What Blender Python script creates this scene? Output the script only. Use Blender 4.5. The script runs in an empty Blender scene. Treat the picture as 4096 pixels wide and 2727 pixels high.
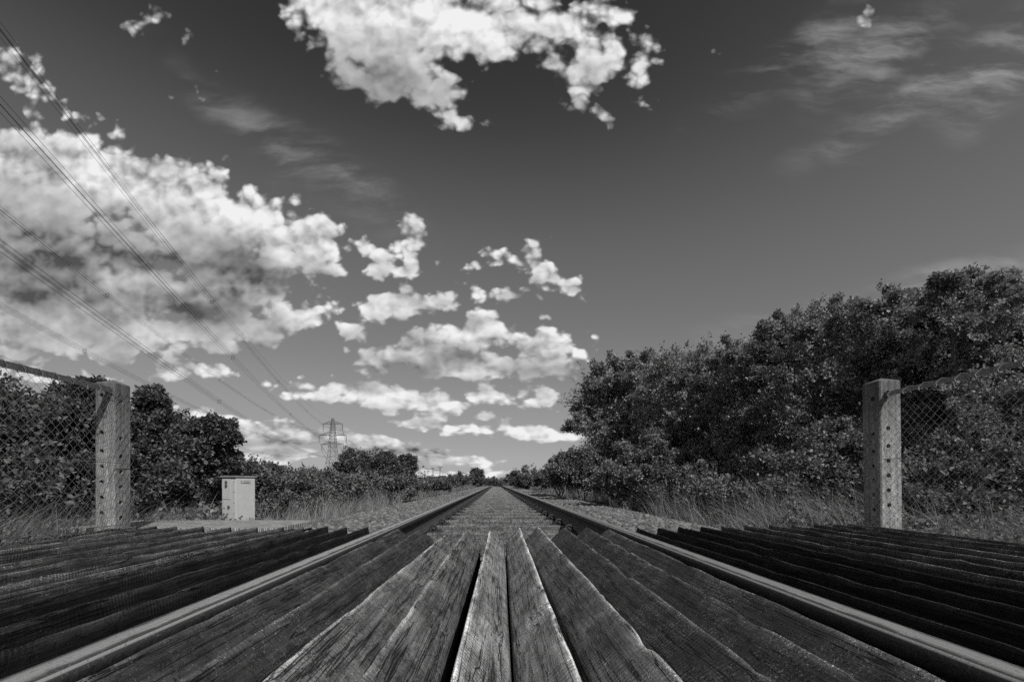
import bpy, math, random
import numpy as np
from mathutils import Vector, Matrix, noise as mnoise

# ------------------------------------------------------------------ camera
F = 1820.0            # focal length in pixels of the 4096 px wide photograph
VX, VY = 1985.0, 1933.0
CH = 0.29             # eye above the rail heads
scene = bpy.context.scene
cam_d = bpy.data.cameras.new("camera")
cam = bpy.data.objects.new("camera", cam_d)
scene.collection.objects.link(cam)
cam.location = (0, 0, CH)
cam.rotation_euler = (math.radians(90), 0, 0)
cam_d.sensor_width = 36.0
cam_d.lens = F / 4096 * 36
cam_d.shift_x = (2048 - VX) / 4096
cam_d.shift_y = (VY - 1363.5) / 4096
cam_d.clip_start = 0.02
cam_d.clip_end = 20000
scene.camera = cam
scene.render.resolution_x, scene.render.resolution_y = 1024, 681
scene.view_settings.view_transform = 'Standard'
scene.view_settings.look = 'None'
scene.view_settings.exposure = 0.0
scene.view_settings.gamma = 1.0

# ------------------------------------------------------------------ sun
SUN_EL, SUN_AZ = 46.0, 28.0         # azimuth: degrees right of straight behind the camera
sd = bpy.data.lights.new("sun", 'SUN')
sd.energy = 4.0
sd.angle = math.radians(0.5)
sd.color = (1.0, 0.995, 0.985)
sun = bpy.data.objects.new("sun", sd)
scene.collection.objects.link(sun)
el, az = math.radians(SUN_EL), math.radians(SUN_AZ)
to_sun = Vector((math.sin(az) * math.cos(el), -math.cos(az) * math.cos(el), math.sin(el)))
sun.rotation_euler = to_sun.to_track_quat('Z', 'Y').to_euler()

# ------------------------------------------------------------------ world: sky seen through a red filter, with clouds
world = bpy.data.worlds.new("World")
scene.world = world
world.use_nodes = True


class NT:
    """small helper for building node trees"""
    def __init__(self, tree):
        self.t = tree

    def n(self, typ, **kw):
        nd = self.t.nodes.new(typ)
        for k, v in kw.items():
            if k.startswith('_'):
                continue
            setattr(nd, k, v)
        return nd

    def put(self, sock, v):
        if isinstance(v, bpy.types.NodeSocket):
            self.t.links.new(v, sock)
        else:
            sock.default_value = v

    def m(self, op, a, b=None, c=None, clamp=False):
        nd = self.n('ShaderNodeMath', operation=op, use_clamp=clamp)
        for i, v in enumerate((a, b, c)):
            if v is not None:
                self.put(nd.inputs[i], v)
        return nd.outputs[0]

    def v(self, op, a, b=None, c=None, out=0):
        nd = self.n('ShaderNodeVectorMath', operation=op)
        for i, x in enumerate((a, b, c)):
            if x is not None:
                self.put(nd.inputs[i], x)
        return nd.outputs[out]

    def noise(self, vec, scale, detail=4, rough=0.5, lac=2.0, dist=0.0, out=0, dim='3D'):
        nd = self.n('ShaderNodeTexNoise', noise_dimensions=dim)
        if vec is not None:
            self.put(nd.inputs['Vector'], vec)
        nd.inputs['Scale'].default_value = scale
        nd.inputs['Detail'].default_value = detail
        nd.inputs['Roughness'].default_value = rough
        nd.inputs['Lacunarity'].default_value = lac
        nd.inputs['Distortion'].default_value = dist
        return nd.outputs[out]

    def ss(self, x, lo, hi, a=0.0, b=1.0):
        nd = self.n('ShaderNodeMapRange', interpolation_type='SMOOTHSTEP')
        self.put(nd.inputs['Value'], x)
        for k, val in (('From Min', lo), ('From Max', hi), ('To Min', a), ('To Max', b)):
            self.put(nd.inputs[k], val)
        return nd.outputs[0]

    def lin(self, x, lo, hi, a=0.0, b=1.0, clamp=True):
        nd = self.n('ShaderNodeMapRange', clamp=clamp)
        self.put(nd.inputs['Value'], x)
        for k, val in (('From Min', lo), ('From Max', hi), ('To Min', a), ('To Max', b)):
            self.put(nd.inputs[k], val)
        return nd.outputs[0]

    def mix(self, f, a, b):
        nd = self.n('ShaderNodeMix', data_type='FLOAT')
        self.put(nd.inputs[0], f)
        self.put(nd.inputs[2], a)
        self.put(nd.inputs[3], b)
        return nd.outputs[0]

    def xyz(self, x, y, z=0.0):
        nd = self.n('ShaderNodeCombineXYZ')
        for i, q in enumerate((x, y, z)):
            self.put(nd.inputs[i], q)
        return nd.outputs[0]

    def sep(self, v):
        nd = self.n('ShaderNodeSeparateXYZ')
        self.put(nd.inputs[0], v)
        return nd.outputs


# banks of cloud: centre, half-axes and tilt, read as tangents of bearing and height in the sky
S = 1046.4
def cl(px, py, rx, ry, rot=0):
    return ((px - 1141.3) / S, (1111.4 - py) / S, rx / S, ry / S, math.radians(-rot))

CUMULUS = [cl(*a) for a in [
    # great bank on the left
    (90, 400, 330, 130, 8), (180, 380, 200, 90, 12), (330, 425, 180, 95, 18), (490, 470, 130, 85, 25), (560, 510, 180, 95, 22), (680, 560, 110, 85, 10),
    (60, 540, 320, 100, 5), (430, 540, 300, 80, 8), (420, 590, 330, 55, 4), (720, 620, 110, 32, -4),
    (200, 640, 360, 90, 5), (160, 730, 330, 90, 5), (520, 660, 200, 90, 0), (520, 745, 190, 62, -3), (690, 735, 90, 32, 5), (430, 680, 220, 60, 0),
    (50, 815, 90, 22, 8), (405, 852, 120, 28, 2), (70, 862, 170, 24, 8), (290, 815, 40, 20, -30),
    # torn patches top left
    (40, 190, 110, 50, 45), (150, 245, 80, 24, 35), (30, 130, 50, 22, 40),
    # high bank top centre
    (760, 40, 130, 100, 20), (900, 50, 250, 150, 5), (1090, 60, 150, 110, 0), (830, 170, 110, 70, 20), (900, 130, 200, 90, 0),
    (1020, 190, 80, 85, 15), (1040, 250, 60, 42, 0), (950, 200, 60, 40, 10), (1140, 120, 70, 45, -20),
    (1290, 50, 110, 85, 0), (1420, 40, 60, 60, 0), (1240, 140, 50, 40, 0), (1350, 150, 75, 95, 5), (1335, 258, 50, 52, 0), (1180, 60, 70, 90, 0),
    (1470, 160, 56, 68, 0), (1400, 110, 60, 80, 0), (1535, 40, 16, 18, 0),
    # small puffs
    (385, 68, 48, 15, 32), (318, 80, 24, 18, 60), (440, 208, 18, 9, 0), (525, 135, 17, 9, 0),
    (530, 358, 28, 11, 20), (1965, 30, 34, 32, -50), (1622, 97, 14, 7, 20), (1540, 40, 16, 10, 60),
    # middle sky
    (925, 545, 50, 50, 0), (885, 600, 44, 46, 30), (945, 615, 44, 28, 40), (1022, 600, 54, 20, 8), (815, 555, 46, 20, 10),
    (1215, 612, 92, 44, 30), (1280, 642, 66, 40, 30), (1112, 672, 64, 32, 10), (925, 703, 170, 44, -4), (1215, 678, 22, 12, 20),
    (820, 770, 40, 22, 0), (1210, 727, 20, 5, 0), (770, 690, 50, 14, 0),
    (1090, 765, 105, 50, 5), (980, 805, 130, 45, -10), (1080, 835, 190, 36, 2), (1240, 800, 90, 52, 0), (1310, 790, 62, 34, 10),
    (1200, 845, 110, 26, 0), (860, 825, 60, 34, 10), (795, 808, 18, 18, 0),
    (765, 890, 62, 24, -8), (885, 905, 120, 32, 8), (990, 928, 74, 20, 12), (1045, 940, 30, 10, 0), (800, 912, 130, 16, 4),
    (1138, 912, 54, 22, 0), (1195, 907, 30, 16, -10), (1245, 920, 48, 20, 0), (1243, 908, 24, 25, 0),
    (985, 972, 48, 14, 0), (1060, 984, 60, 10, 4), (1110, 967, 20, 14, 0), (1235, 990, 90, 16, 4), (1210, 982, 30, 14, 0),
    # banks low over the horizon
    (500, 962, 95, 20, 4), (590, 990, 115, 26, 2), (660, 1006, 95, 25, 3), (530, 1000, 100, 18, 0), (745, 1000, 55, 14, 4), (850, 1015, 76, 18, 3),
    (560, 1030, 50, 10, 0), (680, 1045, 70, 12, 0), (955, 1040, 85, 17, 3), (1045, 1056, 62, 11, 2), (620, 1060, 60, 10, 0),
    (820, 1038, 50, 9, 0), (340, 940, 60, 22, 0), (300, 985, 60, 20, 0), (1020, 1090, 60, 3, 0)]]
SHADE = [cl(*a) for a in [(40, 570, 210, 46, 3), (270, 585, 220, 30, 5), (520, 622, 150, 18, 8), (420, 700, 60, 26, 10), (40, 668, 50, 12, 5), (330, 365, 24, 20, 0), (1000, 820, 110, 14, 3), (860, 850, 40, 10, 0), (640, 1000, 60, 8, 0), (930, 1038, 40, 6, 0)]]
CIRRUS = [cl(*a) for a in [
    (2190, 170, 190, 34, -32), (2010, 120, 120, 40, -30), (2330, 150, 150, 60, -35), (2260, 640, 230, 20, -14),
    (655, 345, 90, 16, 38), (790, 410, 50, 14, 35), (1880, 95, 120, 20, -35), (2300, 690, 160, 16, -18)]]


def blob_chain(T, P, blobs, k):
    """union of soft ellipses as a signed distance. P is (u, v, 1)"""
    acc = None
    cur = P
    for i, (cu, cv, ru, rv, rot) in enumerate(blobs):
        if i and i % 8 == 0:       # each batch waits for the last one, so that the field fits in the shader stack
            cur = T.v('MULTIPLY_ADD', acc, (1e-7, 1e-7, 0.0), P)
        r = min(ru, rv)
        if abs(rot) < 0.03:
            q = T.v('MULTIPLY_ADD', cur, (1 / ru, 1 / rv, 0), (-cu / ru, -cv / rv, 0))
        else:
            c, s_ = math.cos(rot), math.sin(rot)
            a = T.v('DOT_PRODUCT', cur, (c / ru, s_ / ru, -(c * cu + s_ * cv) / ru), out=1)
            b = T.v('DOT_PRODUCT', cur, (-s_ / rv, c / rv, (s_ * cu - c * cv) / rv), out=1)
            q = T.xyz(a, b)
        sdv = T.m('MULTIPLY_ADD', T.v('LENGTH', q, out=1), r, -r)
        acc = sdv if acc is None else T.m('SMOOTH_MIN', acc, sdv, k)
    return acc


def build_world():
    t = world.node_tree
    t.nodes.clear()
    T = NT(t)
    tc = T.n('ShaderNodeTexCoord')
    d = tc.outputs['Generated']
    x, y, z = T.sep(d)
    sky = T.n('ShaderNodeTexSky', sky_type='NISHITA', sun_disc=False)
    sky.sun_elevation = math.radians(SUN_EL)
    sky.sun_rotation = math.radians(180 - SUN_AZ)
    sky.altitude = 0
    sky.air_density = 1.0
    sky.dust_density = 0.6
    sky.ozone_density = 1.0
    sc = T.n('ShaderNodeSeparateColor')
    t.links.new(sky.outputs[0], sc.inputs[0])
    red = sc.outputs[0]
    fc = T.n('ShaderNodeFloatCurve')            # response of red-filtered film
    cv = fc.mapping.curves[0]
    pts = [(0.0, 0.0), (.0975, .030), (.110, .046), (.119, .066), (.132, .093), (.16, .134), (.216, .180), (.2825, .225), (.4, .29), (.64, .355), (.82, .40), (1.0, .40)]
    cv.points[0].location = pts[0]
    cv.points[1].location = pts[-1]
    for p_ in pts[1:-1]:
        cv.points.new(*p_)
    fc.mapping.update()
    T.put(fc.inputs['Value'], T.m('MULTIPLY', red, 0.125))
    base = fc.outputs[0]
    base = T.mix(T.ss(z, -0.02, 0.0), 0.10, base)

    def bg(val):
        cc = T.n('ShaderNodeCombineColor')
        for i in range(3):
            T.put(cc.inputs[i], T.m('MULTIPLY', val, 1 / WSTR))
        nd = T.n('ShaderNodeBackground')
        t.links.new(cc.outputs[0], nd.inputs[0])
        nd.inputs[1].default_value = WSTR
        return nd.outputs[0]

    # ---- the half of the sky behind: broken cloud from plain noise
    zz = T.m('MAXIMUM', z, 0.05)
    back = T.noise(T.xyz(T.m('DIVIDE', x, zz), T.m('DIVIDE', y, zz)), 1.3, 5, 0.55, dim='2D')
    bval = T.mix(T.m('MULTIPLY', T.ss(back, 0.50, 0.62), T.ss(z, 0.0, 0.08)), base, 0.62)
    shader_back = bg(bval)

    # ---- the half in front
    yy = T.m('MAXIMUM', y, 0.16)
    u = T.m('DIVIDE', x, yy)
    v = T.m('DIVIDE', z, yy)
    P = T.xyz(u, v, 1.0)
    vm = T.m('MAXIMUM', v, 0.0)
    vv = T.m('ADD', vm, 0.22)
    sv = T.m('ADD', vm, 0.14)
    amp = T.m('ADD', T.m('MINIMUM', vm, 0.55), 0.10)
    q = T.xyz(u, T.m('ADD', v, T.m('MULTIPLY', T.m('LOGARITHM', T.m('ADD', vm, 0.08), math.e), 0.16)), 0.0)
    w = T.v('SUBTRACT', T.noise(q, 5.0, 3, 0.5, out=1, dim='2D'), (0.5, 0.5, 0.5))
    w = T.v('MULTIPLY', w, T.xyz(T.m('MULTIPLY', vv, 0.16), T.m('MULTIPLY', vv, 0.10), 0.0))
    Pw0 = T.v('ADD', P, w)
    wq = T.v('SUBTRACT', T.noise(q, 22.0, 2, 0.5, out=1, dim='2D'), (0.5, 0.5, 0.5))

    def tex(qv, det):
        fb = T.m('SUBTRACT', T.noise(qv, 11.0, det, 0.52, dim='2D'), 0.5)
        vo = T.n('ShaderNodeTexVoronoi', feature='SMOOTH_F1', voronoi_dimensions='2D')
        T.put(vo.inputs['Vector'], T.v('MULTIPLY_ADD', wq, (0.022, 0.022, 0), qv))
        vo.inputs['Scale'].default_value = 13
        vo.inputs['Detail'].default_value = 2
        vo.inputs['Roughness'].default_value = 0.6
        vo.inputs['Smoothness'].default_value = 0.22
        bil = T.m('SUBTRACT', 0.46, vo.outputs['Distance'])
        return T.m('ADD', T.m('MULTIPLY', fb, TEX_FB), T.m('MULTIPLY', bil, TEX_BIL))
    t0 = tex(q, 8)
    t1 = tex(T.v('ADD', q, (0.008, 0.022, 0.0)), 5)
    sdf0 = blob_chain(T, Pw0, CUMULUS, 0.010)
    off1 = T.xyz(T.m('MULTIPLY', sv, 0.05), T.m('MULTIPLY', sv, 0.13), 0.0)
    big = [b for b in CUMULUS if min(b[2], b[3]) * S > 15]
    sdf1 = blob_chain(T, T.v('ADD', Pw0, off1), big, 0.010)
    D0 = T.m('ADD', T.m('MULTIPLY_ADD', t0, amp, T.m('MULTIPLY', sdf0, -1.0)), T.m('MULTIPLY_ADD', amp, 0.004, 0.0105))
    D1 = T.m('MULTIPLY_ADD', t0, T.m('MULTIPLY', amp, 0.6), T.m('MULTIPLY', sdf1, -1.0))
    a = T.ss(D0, 0.0, T.m('MULTIPLY', sv, 0.036))
    deep = T.ss(D1, T.m('MULTIPLY', sv, -0.05), T.m('MULTIPLY', sv, 0.11))
    relief = T.m('SUBTRACT', t0, t1)
    mott = T.m('SUBTRACT', T.noise(q, 5.0, 4, 0.5, dim='2D'), 0.5)
    shd = T.ss(T.m('MULTIPLY', blob_chain(T, Pw0, SHADE, 0.03), -1.0), -0.05, 0.035)
    br = T.mix(deep, 0.70, 0.40)
    br = T.m('MULTIPLY', br, T.mix(shd, 1.0, 0.27))
    br = T.m('ADD', br, T.m('MULTIPLY', T.m('MULTIPLY', relief, RELIEF), T.mix(deep, 1.0, 0.28)))
    br = T.m('ADD', br, T.m('MULTIPLY', T.m('MULTIPLY', mott, 0.75), T.mix(deep, 1.0, 0.8)))
    br = T.m('MINIMUM', T.m('MAXIMUM', br, 0.085), 0.88)
    # thin high streaks
    cs = T.ss(T.m('MULTIPLY', blob_chain(T, Pw0, CIRRUS, 0.03), -1.0), -0.06, 0.035)
    mp = T.n('ShaderNodeMapping')
    mp.inputs['Rotation'].default_value = (0, 0, math.radians(-34))
    mp.inputs['Scale'].default_value = (2.4, 9.0, 1)
    T.put(mp.inputs['Vector'], T.v('MULTIPLY_ADD', w, (0.5, 0.5, 0), P))
    st = T.ss(T.noise(mp.outputs[0], 1.5, 7, 0.62, dim='2D'), 0.38, 0.8)
    st = T.m('MULTIPLY', T.m('MULTIPLY', cs, st), 0.46)
    col = T.mix(st, base, 0.62)
    col = T.mix(a, col, br)
    col = T.mix(T.ss(z, -0.004, 0.002), base, col)
    shader_front = bg(col)
    mx = T.n('ShaderNodeMixShader')
    T.put(mx.inputs[0], T.m('MULTIPLY', T.m('GREATER_THAN', y, 0.16), T.m('GREATER_THAN', z, -0.004)))
    t.links.new(shader_back, mx.inputs[1])
    t.links.new(shader_front, mx.inputs[2])
    out = T.n('ShaderNodeOutputWorld')
    t.links.new(mx.outputs[0], out.inputs[0])


TEX_FB, TEX_BIL, RELIEF = 0.10, 0.085, 6.0
WSTR = 0.12
build_world()
world.cycles.sampling_method = 'NONE'
scene.cycles.max_bounces = 4
scene.cycles.diffuse_bounces = 2
scene.cycles.glossy_bounces = 2
scene.cycles.transmission_bounces = 2
scene.cycles.use_adaptive_sampling = True
scene.cycles.adaptive_threshold = 0.02
scene.cycles.use_denoising = False

# ------------------------------------------------------------------ materials
MATS = {}


def newmat(name):
    m = bpy.data.materials.new(name)
    m.use_nodes = True
    t = m.node_tree
    b = t.nodes['Principled BSDF']
    MATS[name] = m
    return m, NT(t), b


def grey(T, val):
    cc = T.n('ShaderNodeCombineColor')
    for i in range(3):
        T.put(cc.inputs[i], val)
    return cc.outputs[0]


def bump(T, b, h, strength=0.5, dist=0.01):
    bp = T.n('ShaderNodeBump')
    bp.inputs['Strength'].default_value = strength
    bp.inputs['Distance'].default_value = dist
    T.put(bp.inputs['Height'], h)
    T.put(b.inputs['Normal'], bp.outputs[0])


def objcoord(T):
    """object coordinates shifted by a random amount per object"""
    tc = T.n('ShaderNodeTexCoord')
    oi = T.n('ShaderNodeObjectInfo')
    r = T.m('MULTIPLY', oi.outputs['Random'], 37.0)
    return T.v('ADD', tc.outputs['Object'], T.xyz(r, T.m('MULTIPLY', r, 1.7), T.m('MULTIPLY', r, 0.6))), tc, oi


def mat_wood(name, lo, hi, speck=0.35, rough=0.75, spec=0.3):
    m, T, b = newmat(name)
    p, tc, oi = objcoord(T)
    sx, sy, sz = T.sep(p)
    g1 = T.noise(T.xyz(T.m('MULTIPLY', sx, 95), T.m('MULTIPLY', sy, 5.0), T.m('MULTIPLY', sz, 95)), 1.0, 7, 0.68, dist=0.5)
    crack = T.noise(T.xyz(T.m('MULTIPLY', sx, 34), T.m('MULTIPLY', sy, 0.8), T.m('MULTIPLY', sz, 34)), 1.0, 4, 0.6, dist=0.35)
    crack = T.ss(T.m('ABSOLUTE', T.m('SUBTRACT', crack, 0.5)), 0.0, 0.020)
    # saw marks across the plank
    warp = T.noise(p, 5.0, 2, 0.5)
    sw = T.m('SINE', T.m('MULTIPLY', T.m('ADD', T.m('ADD', sy, T.m('MULTIPLY', sx, 0.35)), T.m('MULTIPLY', warp, 0.05)), 520.0))
    swm = T.ss(T.noise(p, 4.0, 3, 0.6), 0.46, 0.66)
    sawn = T.m('MULTIPLY', T.m('MULTIPLY', sw, swm), 0.5)
    pat = T.noise(p, 6.0, 8, 0.72)
    fine = T.ss(T.noise(p, 170.0, 4, 0.75), 0.52, 0.62)
    mask = T.ss(pat, 0.42, 0.60, 0.12, 1.0)
    edge = T.n('ShaderNodeAttribute', attribute_name='worn').outputs['Fac']
    split = T.ss(T.m('ABSOLUTE', T.m('SUBTRACT', T.noise(p, 11.0, 5, 0.65), 0.5)), 0.0, 0.012)
    val = T.mix(T.ss(g1, 0.32, 0.68), lo, hi)
    val = T.m('MULTIPLY', val, T.lin(pat, 0.3, 0.7, 0.55, 1.5))
    val = T.m('MULTIPLY', val, T.lin(sawn, -0.5, 0.5, 0.72, 1.28))
    val = T.m('MULTIPLY', val, T.mix(crack, 0.12, 1.0))
    val = T.m('ADD', val, T.m('MULTIPLY', T.m('MULTIPLY', fine, mask), speck))
    val = T.m('MULTIPLY', val, T.mix(split, 0.72, 1.0))
    val = T.m('MULTIPLY', val, T.m('MULTIPLY_ADD', T.m('MULTIPLY', edge, pat), 4.0, 1.0))
    T.put(b.inputs['Base Color'], grey(T, val))
    T.put(b.inputs['Roughness'], T.mix(mask, rough, 0.95))
    b.inputs['Specular IOR Level'].default_value = spec
    h = T.m('ADD', T.m('MULTIPLY', g1, 0.5), T.m('MULTIPLY', crack, 0.9))
    h = T.m('ADD', h, T.m('MULTIPLY', sawn, 0.2))
    h = T.m('ADD', h, T.m('MULTIPLY', fine, 0.3))
    h = T.m('ADD', h, T.m('MULTIPLY', split, 0.5))
    bump(T, b, h, 1.0, 0.008)
    return m


W_PALE = mat_wood('pale weathered timber', 0.10, 0.32, 0.34)
W_MID = mat_wood('grey weathered timber', 0.055, 0.17, 0.26)
W_DARK = mat_wood('vignette darkened creosoted timber', 0.016, 0.055, 0.16, rough=0.62)  # creosote, with vignette darkening painted into the wood colour
W_TAR_VIGNETTE = mat_wood('vignette darkened tarred timber', 0.005, 0.018, 0.022, rough=0.6, spec=0.15)  # tar, deepened by the vignette of the lower corners painted into it
W_SLEEPER = mat_wood('sleeper timber', 0.07, 0.24, 0.14)


def mat_stone():
    m, T, b = newmat('ballast stone')
    at = T.n('ShaderNodeAttribute', attribute_name='tone')
    tc = T.n('ShaderNodeTexCoord')
    nz = T.noise(tc.outputs['Object'], 60, 5, 0.65)
    val = T.m('MULTIPLY', at.outputs['Fac'], T.lin(nz, 0.3, 0.7, 0.55, 1.45))
    val = T.m('MULTIPLY', val, 0.36)
    T.put(b.inputs['Base Color'], grey(T, val))
    b.inputs['Roughness'].default_value = 0.85
    bump(T, b, nz, 0.6, 0.01)
    return m


def mat_leaf(name='leaf', gain=1.0, rough=0.42):
    m, T, b = newmat(name)
    at = T.n('ShaderNodeAttribute', attribute_name='tone')
    val = T.m('MULTIPLY', at.outputs['Fac'], gain)
    c = grey(T, val)
    T.put(b.inputs['Base Color'], c)
    b.inputs['Roughness'].default_value = rough
    b.inputs['Specular IOR Level'].default_value = 0.15
    tr = T.n('ShaderNodeBsdfTranslucent')
    T.put(tr.inputs['Color'], c)
    mx = T.n('ShaderNodeMixShader')
    mx.inputs[0].default_value = 0.28
    T.t.links.new(b.outputs[0], mx.inputs[1])
    T.t.links.new(tr.outputs[0], mx.inputs[2])
    out = [n for n in T.t.nodes if n.type == 'OUTPUT_MATERIAL'][0]
    T.t.links.new(mx.outputs[0], out.inputs[0])
    return m


def mat_bark():
    m, T, b = newmat('bark')
    tc = T.n('ShaderNodeTexCoord')
    nz = T.noise(tc.outputs['Object'], 22, 5, 0.6)
    T.put(b.inputs['Base Color'], grey(T, T.lin(nz, 0.3, 0.7, 0.05, 0.16)))
    b.inputs['Roughness'].default_value = 0.9
    bump(T, b, nz, 0.7, 0.01)
    return m


def mat_steel():
    m, T, b = newmat('worn rail head steel')
    tc = T.n('ShaderNodeTexCoord')
    x, y, z = T.sep(tc.outputs['Object'])
    st = T.noise(T.xyz(T.m('MULTIPLY', x, 160), T.m('MULTIPLY', y, 1.4), 0.0), 1.0, 5, 0.6)
    pit = T.noise(tc.outputs['Object'], 130, 5, 0.7)
    bl = T.noise(tc.outputs['Object'], 9, 5, 0.65)
    p = T.m('MULTIPLY', T.ss(pit, 0.55, 0.62), T.ss(bl, 0.42, 0.6, 0.15, 1.0))
    val = T.mix(T.ss(st, 0.3, 0.7), 0.27, 0.47)
    run = T.ss(T.m('ABSOLUTE', T.m('ADD', x, T.m('MULTIPLY', T.m('SUBTRACT', bl, 0.5), 0.03))), 0.011, 0.024)
    val = T.mix(run, val, 0.06)
    lip = T.ss(T.m('ABSOLUTE', T.m('SUBTRACT', T.m('ABSOLUTE', x), 0.0315)), 0.0012, 0.0032)
    val = T.mix(lip, 0.32, val)
    val = T.mix(p, val, 0.15)
    T.put(b.inputs['Base Color'], grey(T, val))
    b.inputs['Metallic'].default_value = 0.4
    T.put(b.inputs['Roughness'], T.mix(p, T.mix(run, 0.30, 0.62), 0.72))
    bump(T, b, T.m('ADD', pit, T.m('MULTIPLY', st, 0.4)), 0.35, 0.003)
    return m


def mat_simple(name, lo, hi, scale, rough=0.8, metal=0.0, bstr=0.4, bdist=0.004, spec=0.5, detail=6):
    m, T, b = newmat(name)
    p, tc, oi = objcoord(T)
    nz = T.noise(p, scale, detail, 0.65)
    T.put(b.inputs['Base Color'], grey(T, T.lin(nz, 0.3, 0.7, lo, hi)))
    b.inputs['Roughness'].default_value = rough
    b.inputs['Metallic'].default_value = metal
    b.inputs['Specular IOR Level'].default_value = spec
    bump(T, b, nz, bstr, bdist)
    return m


def mat_concrete():
    m, T, b = newmat('weathered concrete')
    tc = T.n('ShaderNodeTexCoord')
    p = tc.outputs['Object']
    x, y, z = T.sep(p)
    ag = T.noise(p, 170, 4, 0.75)
    mid = T.noise(p, 14, 6, 0.7)
    lich = T.ss(T.m('ADD', T.m('MULTIPLY', z, 0.55), T.m('MULTIPLY', mid, 0.5)), 0.58, 0.76)
    strk = T.noise(T.xyz(T.m('MULTIPLY', x, 40), T.m('MULTIPLY', y, 40), T.m('MULTIPLY', z, 3)), 1.0, 4, 0.6)
    val = T.mix(T.ss(ag, 0.36, 0.64), 0.14, 0.40)
    val = T.m('MULTIPLY', val, T.lin(mid, 0.3, 0.7, 0.6, 1.3))
    val = T.m('MULTIPLY', val, T.lin(strk, 0.35, 0.65, 0.6, 1.2))
    val = T.m('MULTIPLY', val, T.mix(lich, 1.0, 0.45))
    T.put(b.inputs['Base Color'], grey(T, val))
    b.inputs['Roughness'].default_value = 0.95
    bump(T, b, T.m('ADD', ag, T.m('MULTIPLY', mid, 1.5)), 0.7, 0.004)
    return m


M_STONE = mat_stone()
M_LEAF = mat_leaf('leaf', 1.5)
M_GRASS = mat_leaf('dry grass', 0.8, 0.6)
M_BARK = mat_bark()
M_STEEL = mat_steel()
M_RUST = mat_simple('rusted steel', 0.012, 0.05, 45, 0.75, 0.0, 0.6)
M_RUST2 = mat_simple('rust brown steel edge', 0.022, 0.07, 70, 0.6, 0.3, 0.6)
M_GALV = mat_simple('dull galvanised steel', 0.10, 0.26, 60, 0.5, 0.6, 0.2)
M_WIRE = mat_simple('galvanised wire', 0.07, 0.20, 30, 0.55, 0.3, 0.0)
M_CONC = mat_concrete()
M_CAB = mat_simple('grey cabinet paint', 0.44, 0.50, 18, 0.55, 0.0, 0.1, 0.002)
M_CABD = mat_simple('dark cabinet fittings', 0.06, 0.13, 50, 0.5, 0.2, 0.2, 0.002)
M_CABL = mat_simple('cabinet lid', 0.20, 0.34, 30, 0.6, 0.1, 0.3, 0.002)
M_PYL = mat_simple('pylon steel', 0.10, 0.17, 0.5, 0.7, 0.0, 0.0)
M_CABLE = mat_simple('weathered conductor', 0.03, 0.05, 0.5, 0.7, 0.0, 0.0)
M_POLE = mat_simple('creosoted pole', 0.05, 0.10, 2, 0.85, 0.0, 0.2)
M_GROUND = mat_simple('soil and litter', 0.035, 0.11, 9, 0.95, 0.0, 0.9, 0.03)
M_FIELD = mat_simple('far field', 0.06, 0.14, 0.6, 0.95, 0.0, 0.3, 0.05)


def mat_mat():
    m, T, b = newmat('anti slip grating')
    tc = T.n('ShaderNodeTexCoord')
    x, y, z = T.sep(tc.outputs['Object'])
    sx = T.m('ABSOLUTE', T.m('SINE', T.m('MULTIPLY', T.m('ADD', x, y), 75)))
    sy = T.m('ABSOLUTE', T.m('SINE', T.m('MULTIPLY', T.m('SUBTRACT', x, y), 75)))
    g = T.m('MAXIMUM', T.ss(sx, 0.9, 0.98), T.ss(sy, 0.9, 0.98))
    nz = T.noise(tc.outputs['Object'], 12, 6, 0.7)
    val = T.m('MULTIPLY', T.mix(g, 0.16, 0.42), T.lin(nz, 0.3, 0.7, 0.5, 1.3))
    T.put(b.inputs['Base Color'], grey(T, val))
    b.inputs['Roughness'].default_value = 0.8
    bump(T, b, g, 0.8, 0.005)
    return m


M_MAT = mat_mat()

# ------------------------------------------------------------------ helpers
COL = scene.collection


def tag(o, label=None, cat=None, group=None, kind=None):
    if label:
        o['label'] = label
    if cat:
        o['category'] = cat
    if group:
        o['group'] = group
    if kind:
        o['kind'] = kind
    return o


def mesh_np(name, co, faces, mats, parent=None, tone=None, smooth=False, mat_idx=None):
    """co (n,3); faces (m,k) with one k, or a list of such arrays"""
    if not isinstance(faces, (list, tuple)):
        faces = [faces]
    faces = [np.asarray(f, dtype=np.int32) for f in faces if len(f)]
    co = np.asarray(co, dtype=np.float32)
    me = bpy.data.meshes.new(name)
    me.vertices.add(len(co))
    me.vertices.foreach_set('co', co.ravel())
    lv = np.concatenate([f.ravel() for f in faces])
    tot = np.concatenate([np.full(len(f), f.shape[1], dtype=np.int32) for f in faces])
    st = np.concatenate([[0], np.cumsum(tot)[:-1]]).astype(np.int32)
    me.loops.add(len(lv))
    me.loops.foreach_set('vertex_index', lv)
    me.polygons.add(len(tot))
    me.polygons.foreach_set('loop_start', st)
    if mat_idx is not None:
        me.polygons.foreach_set('material_index', np.asarray(mat_idx, dtype=np.int32))
    me.update(calc_edges=True)
    me.validate()
    if tone is not None:
        a = me.attributes.new('tone', 'FLOAT', 'POINT')
        a.data.foreach_set('value', np.asarray(tone, dtype=np.float32))
    if smooth:
        me.polygons.foreach_set('use_smooth', np.ones(len(me.polygons), dtype=bool))
    for mm in (mats if isinstance(mats, (list, tuple)) else [mats]):
        me.materials.append(mm)
    o = bpy.data.objects.new(name, me)
    COL.objects.link(o)
    if parent is not None:
        o.parent = parent
    return o


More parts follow.
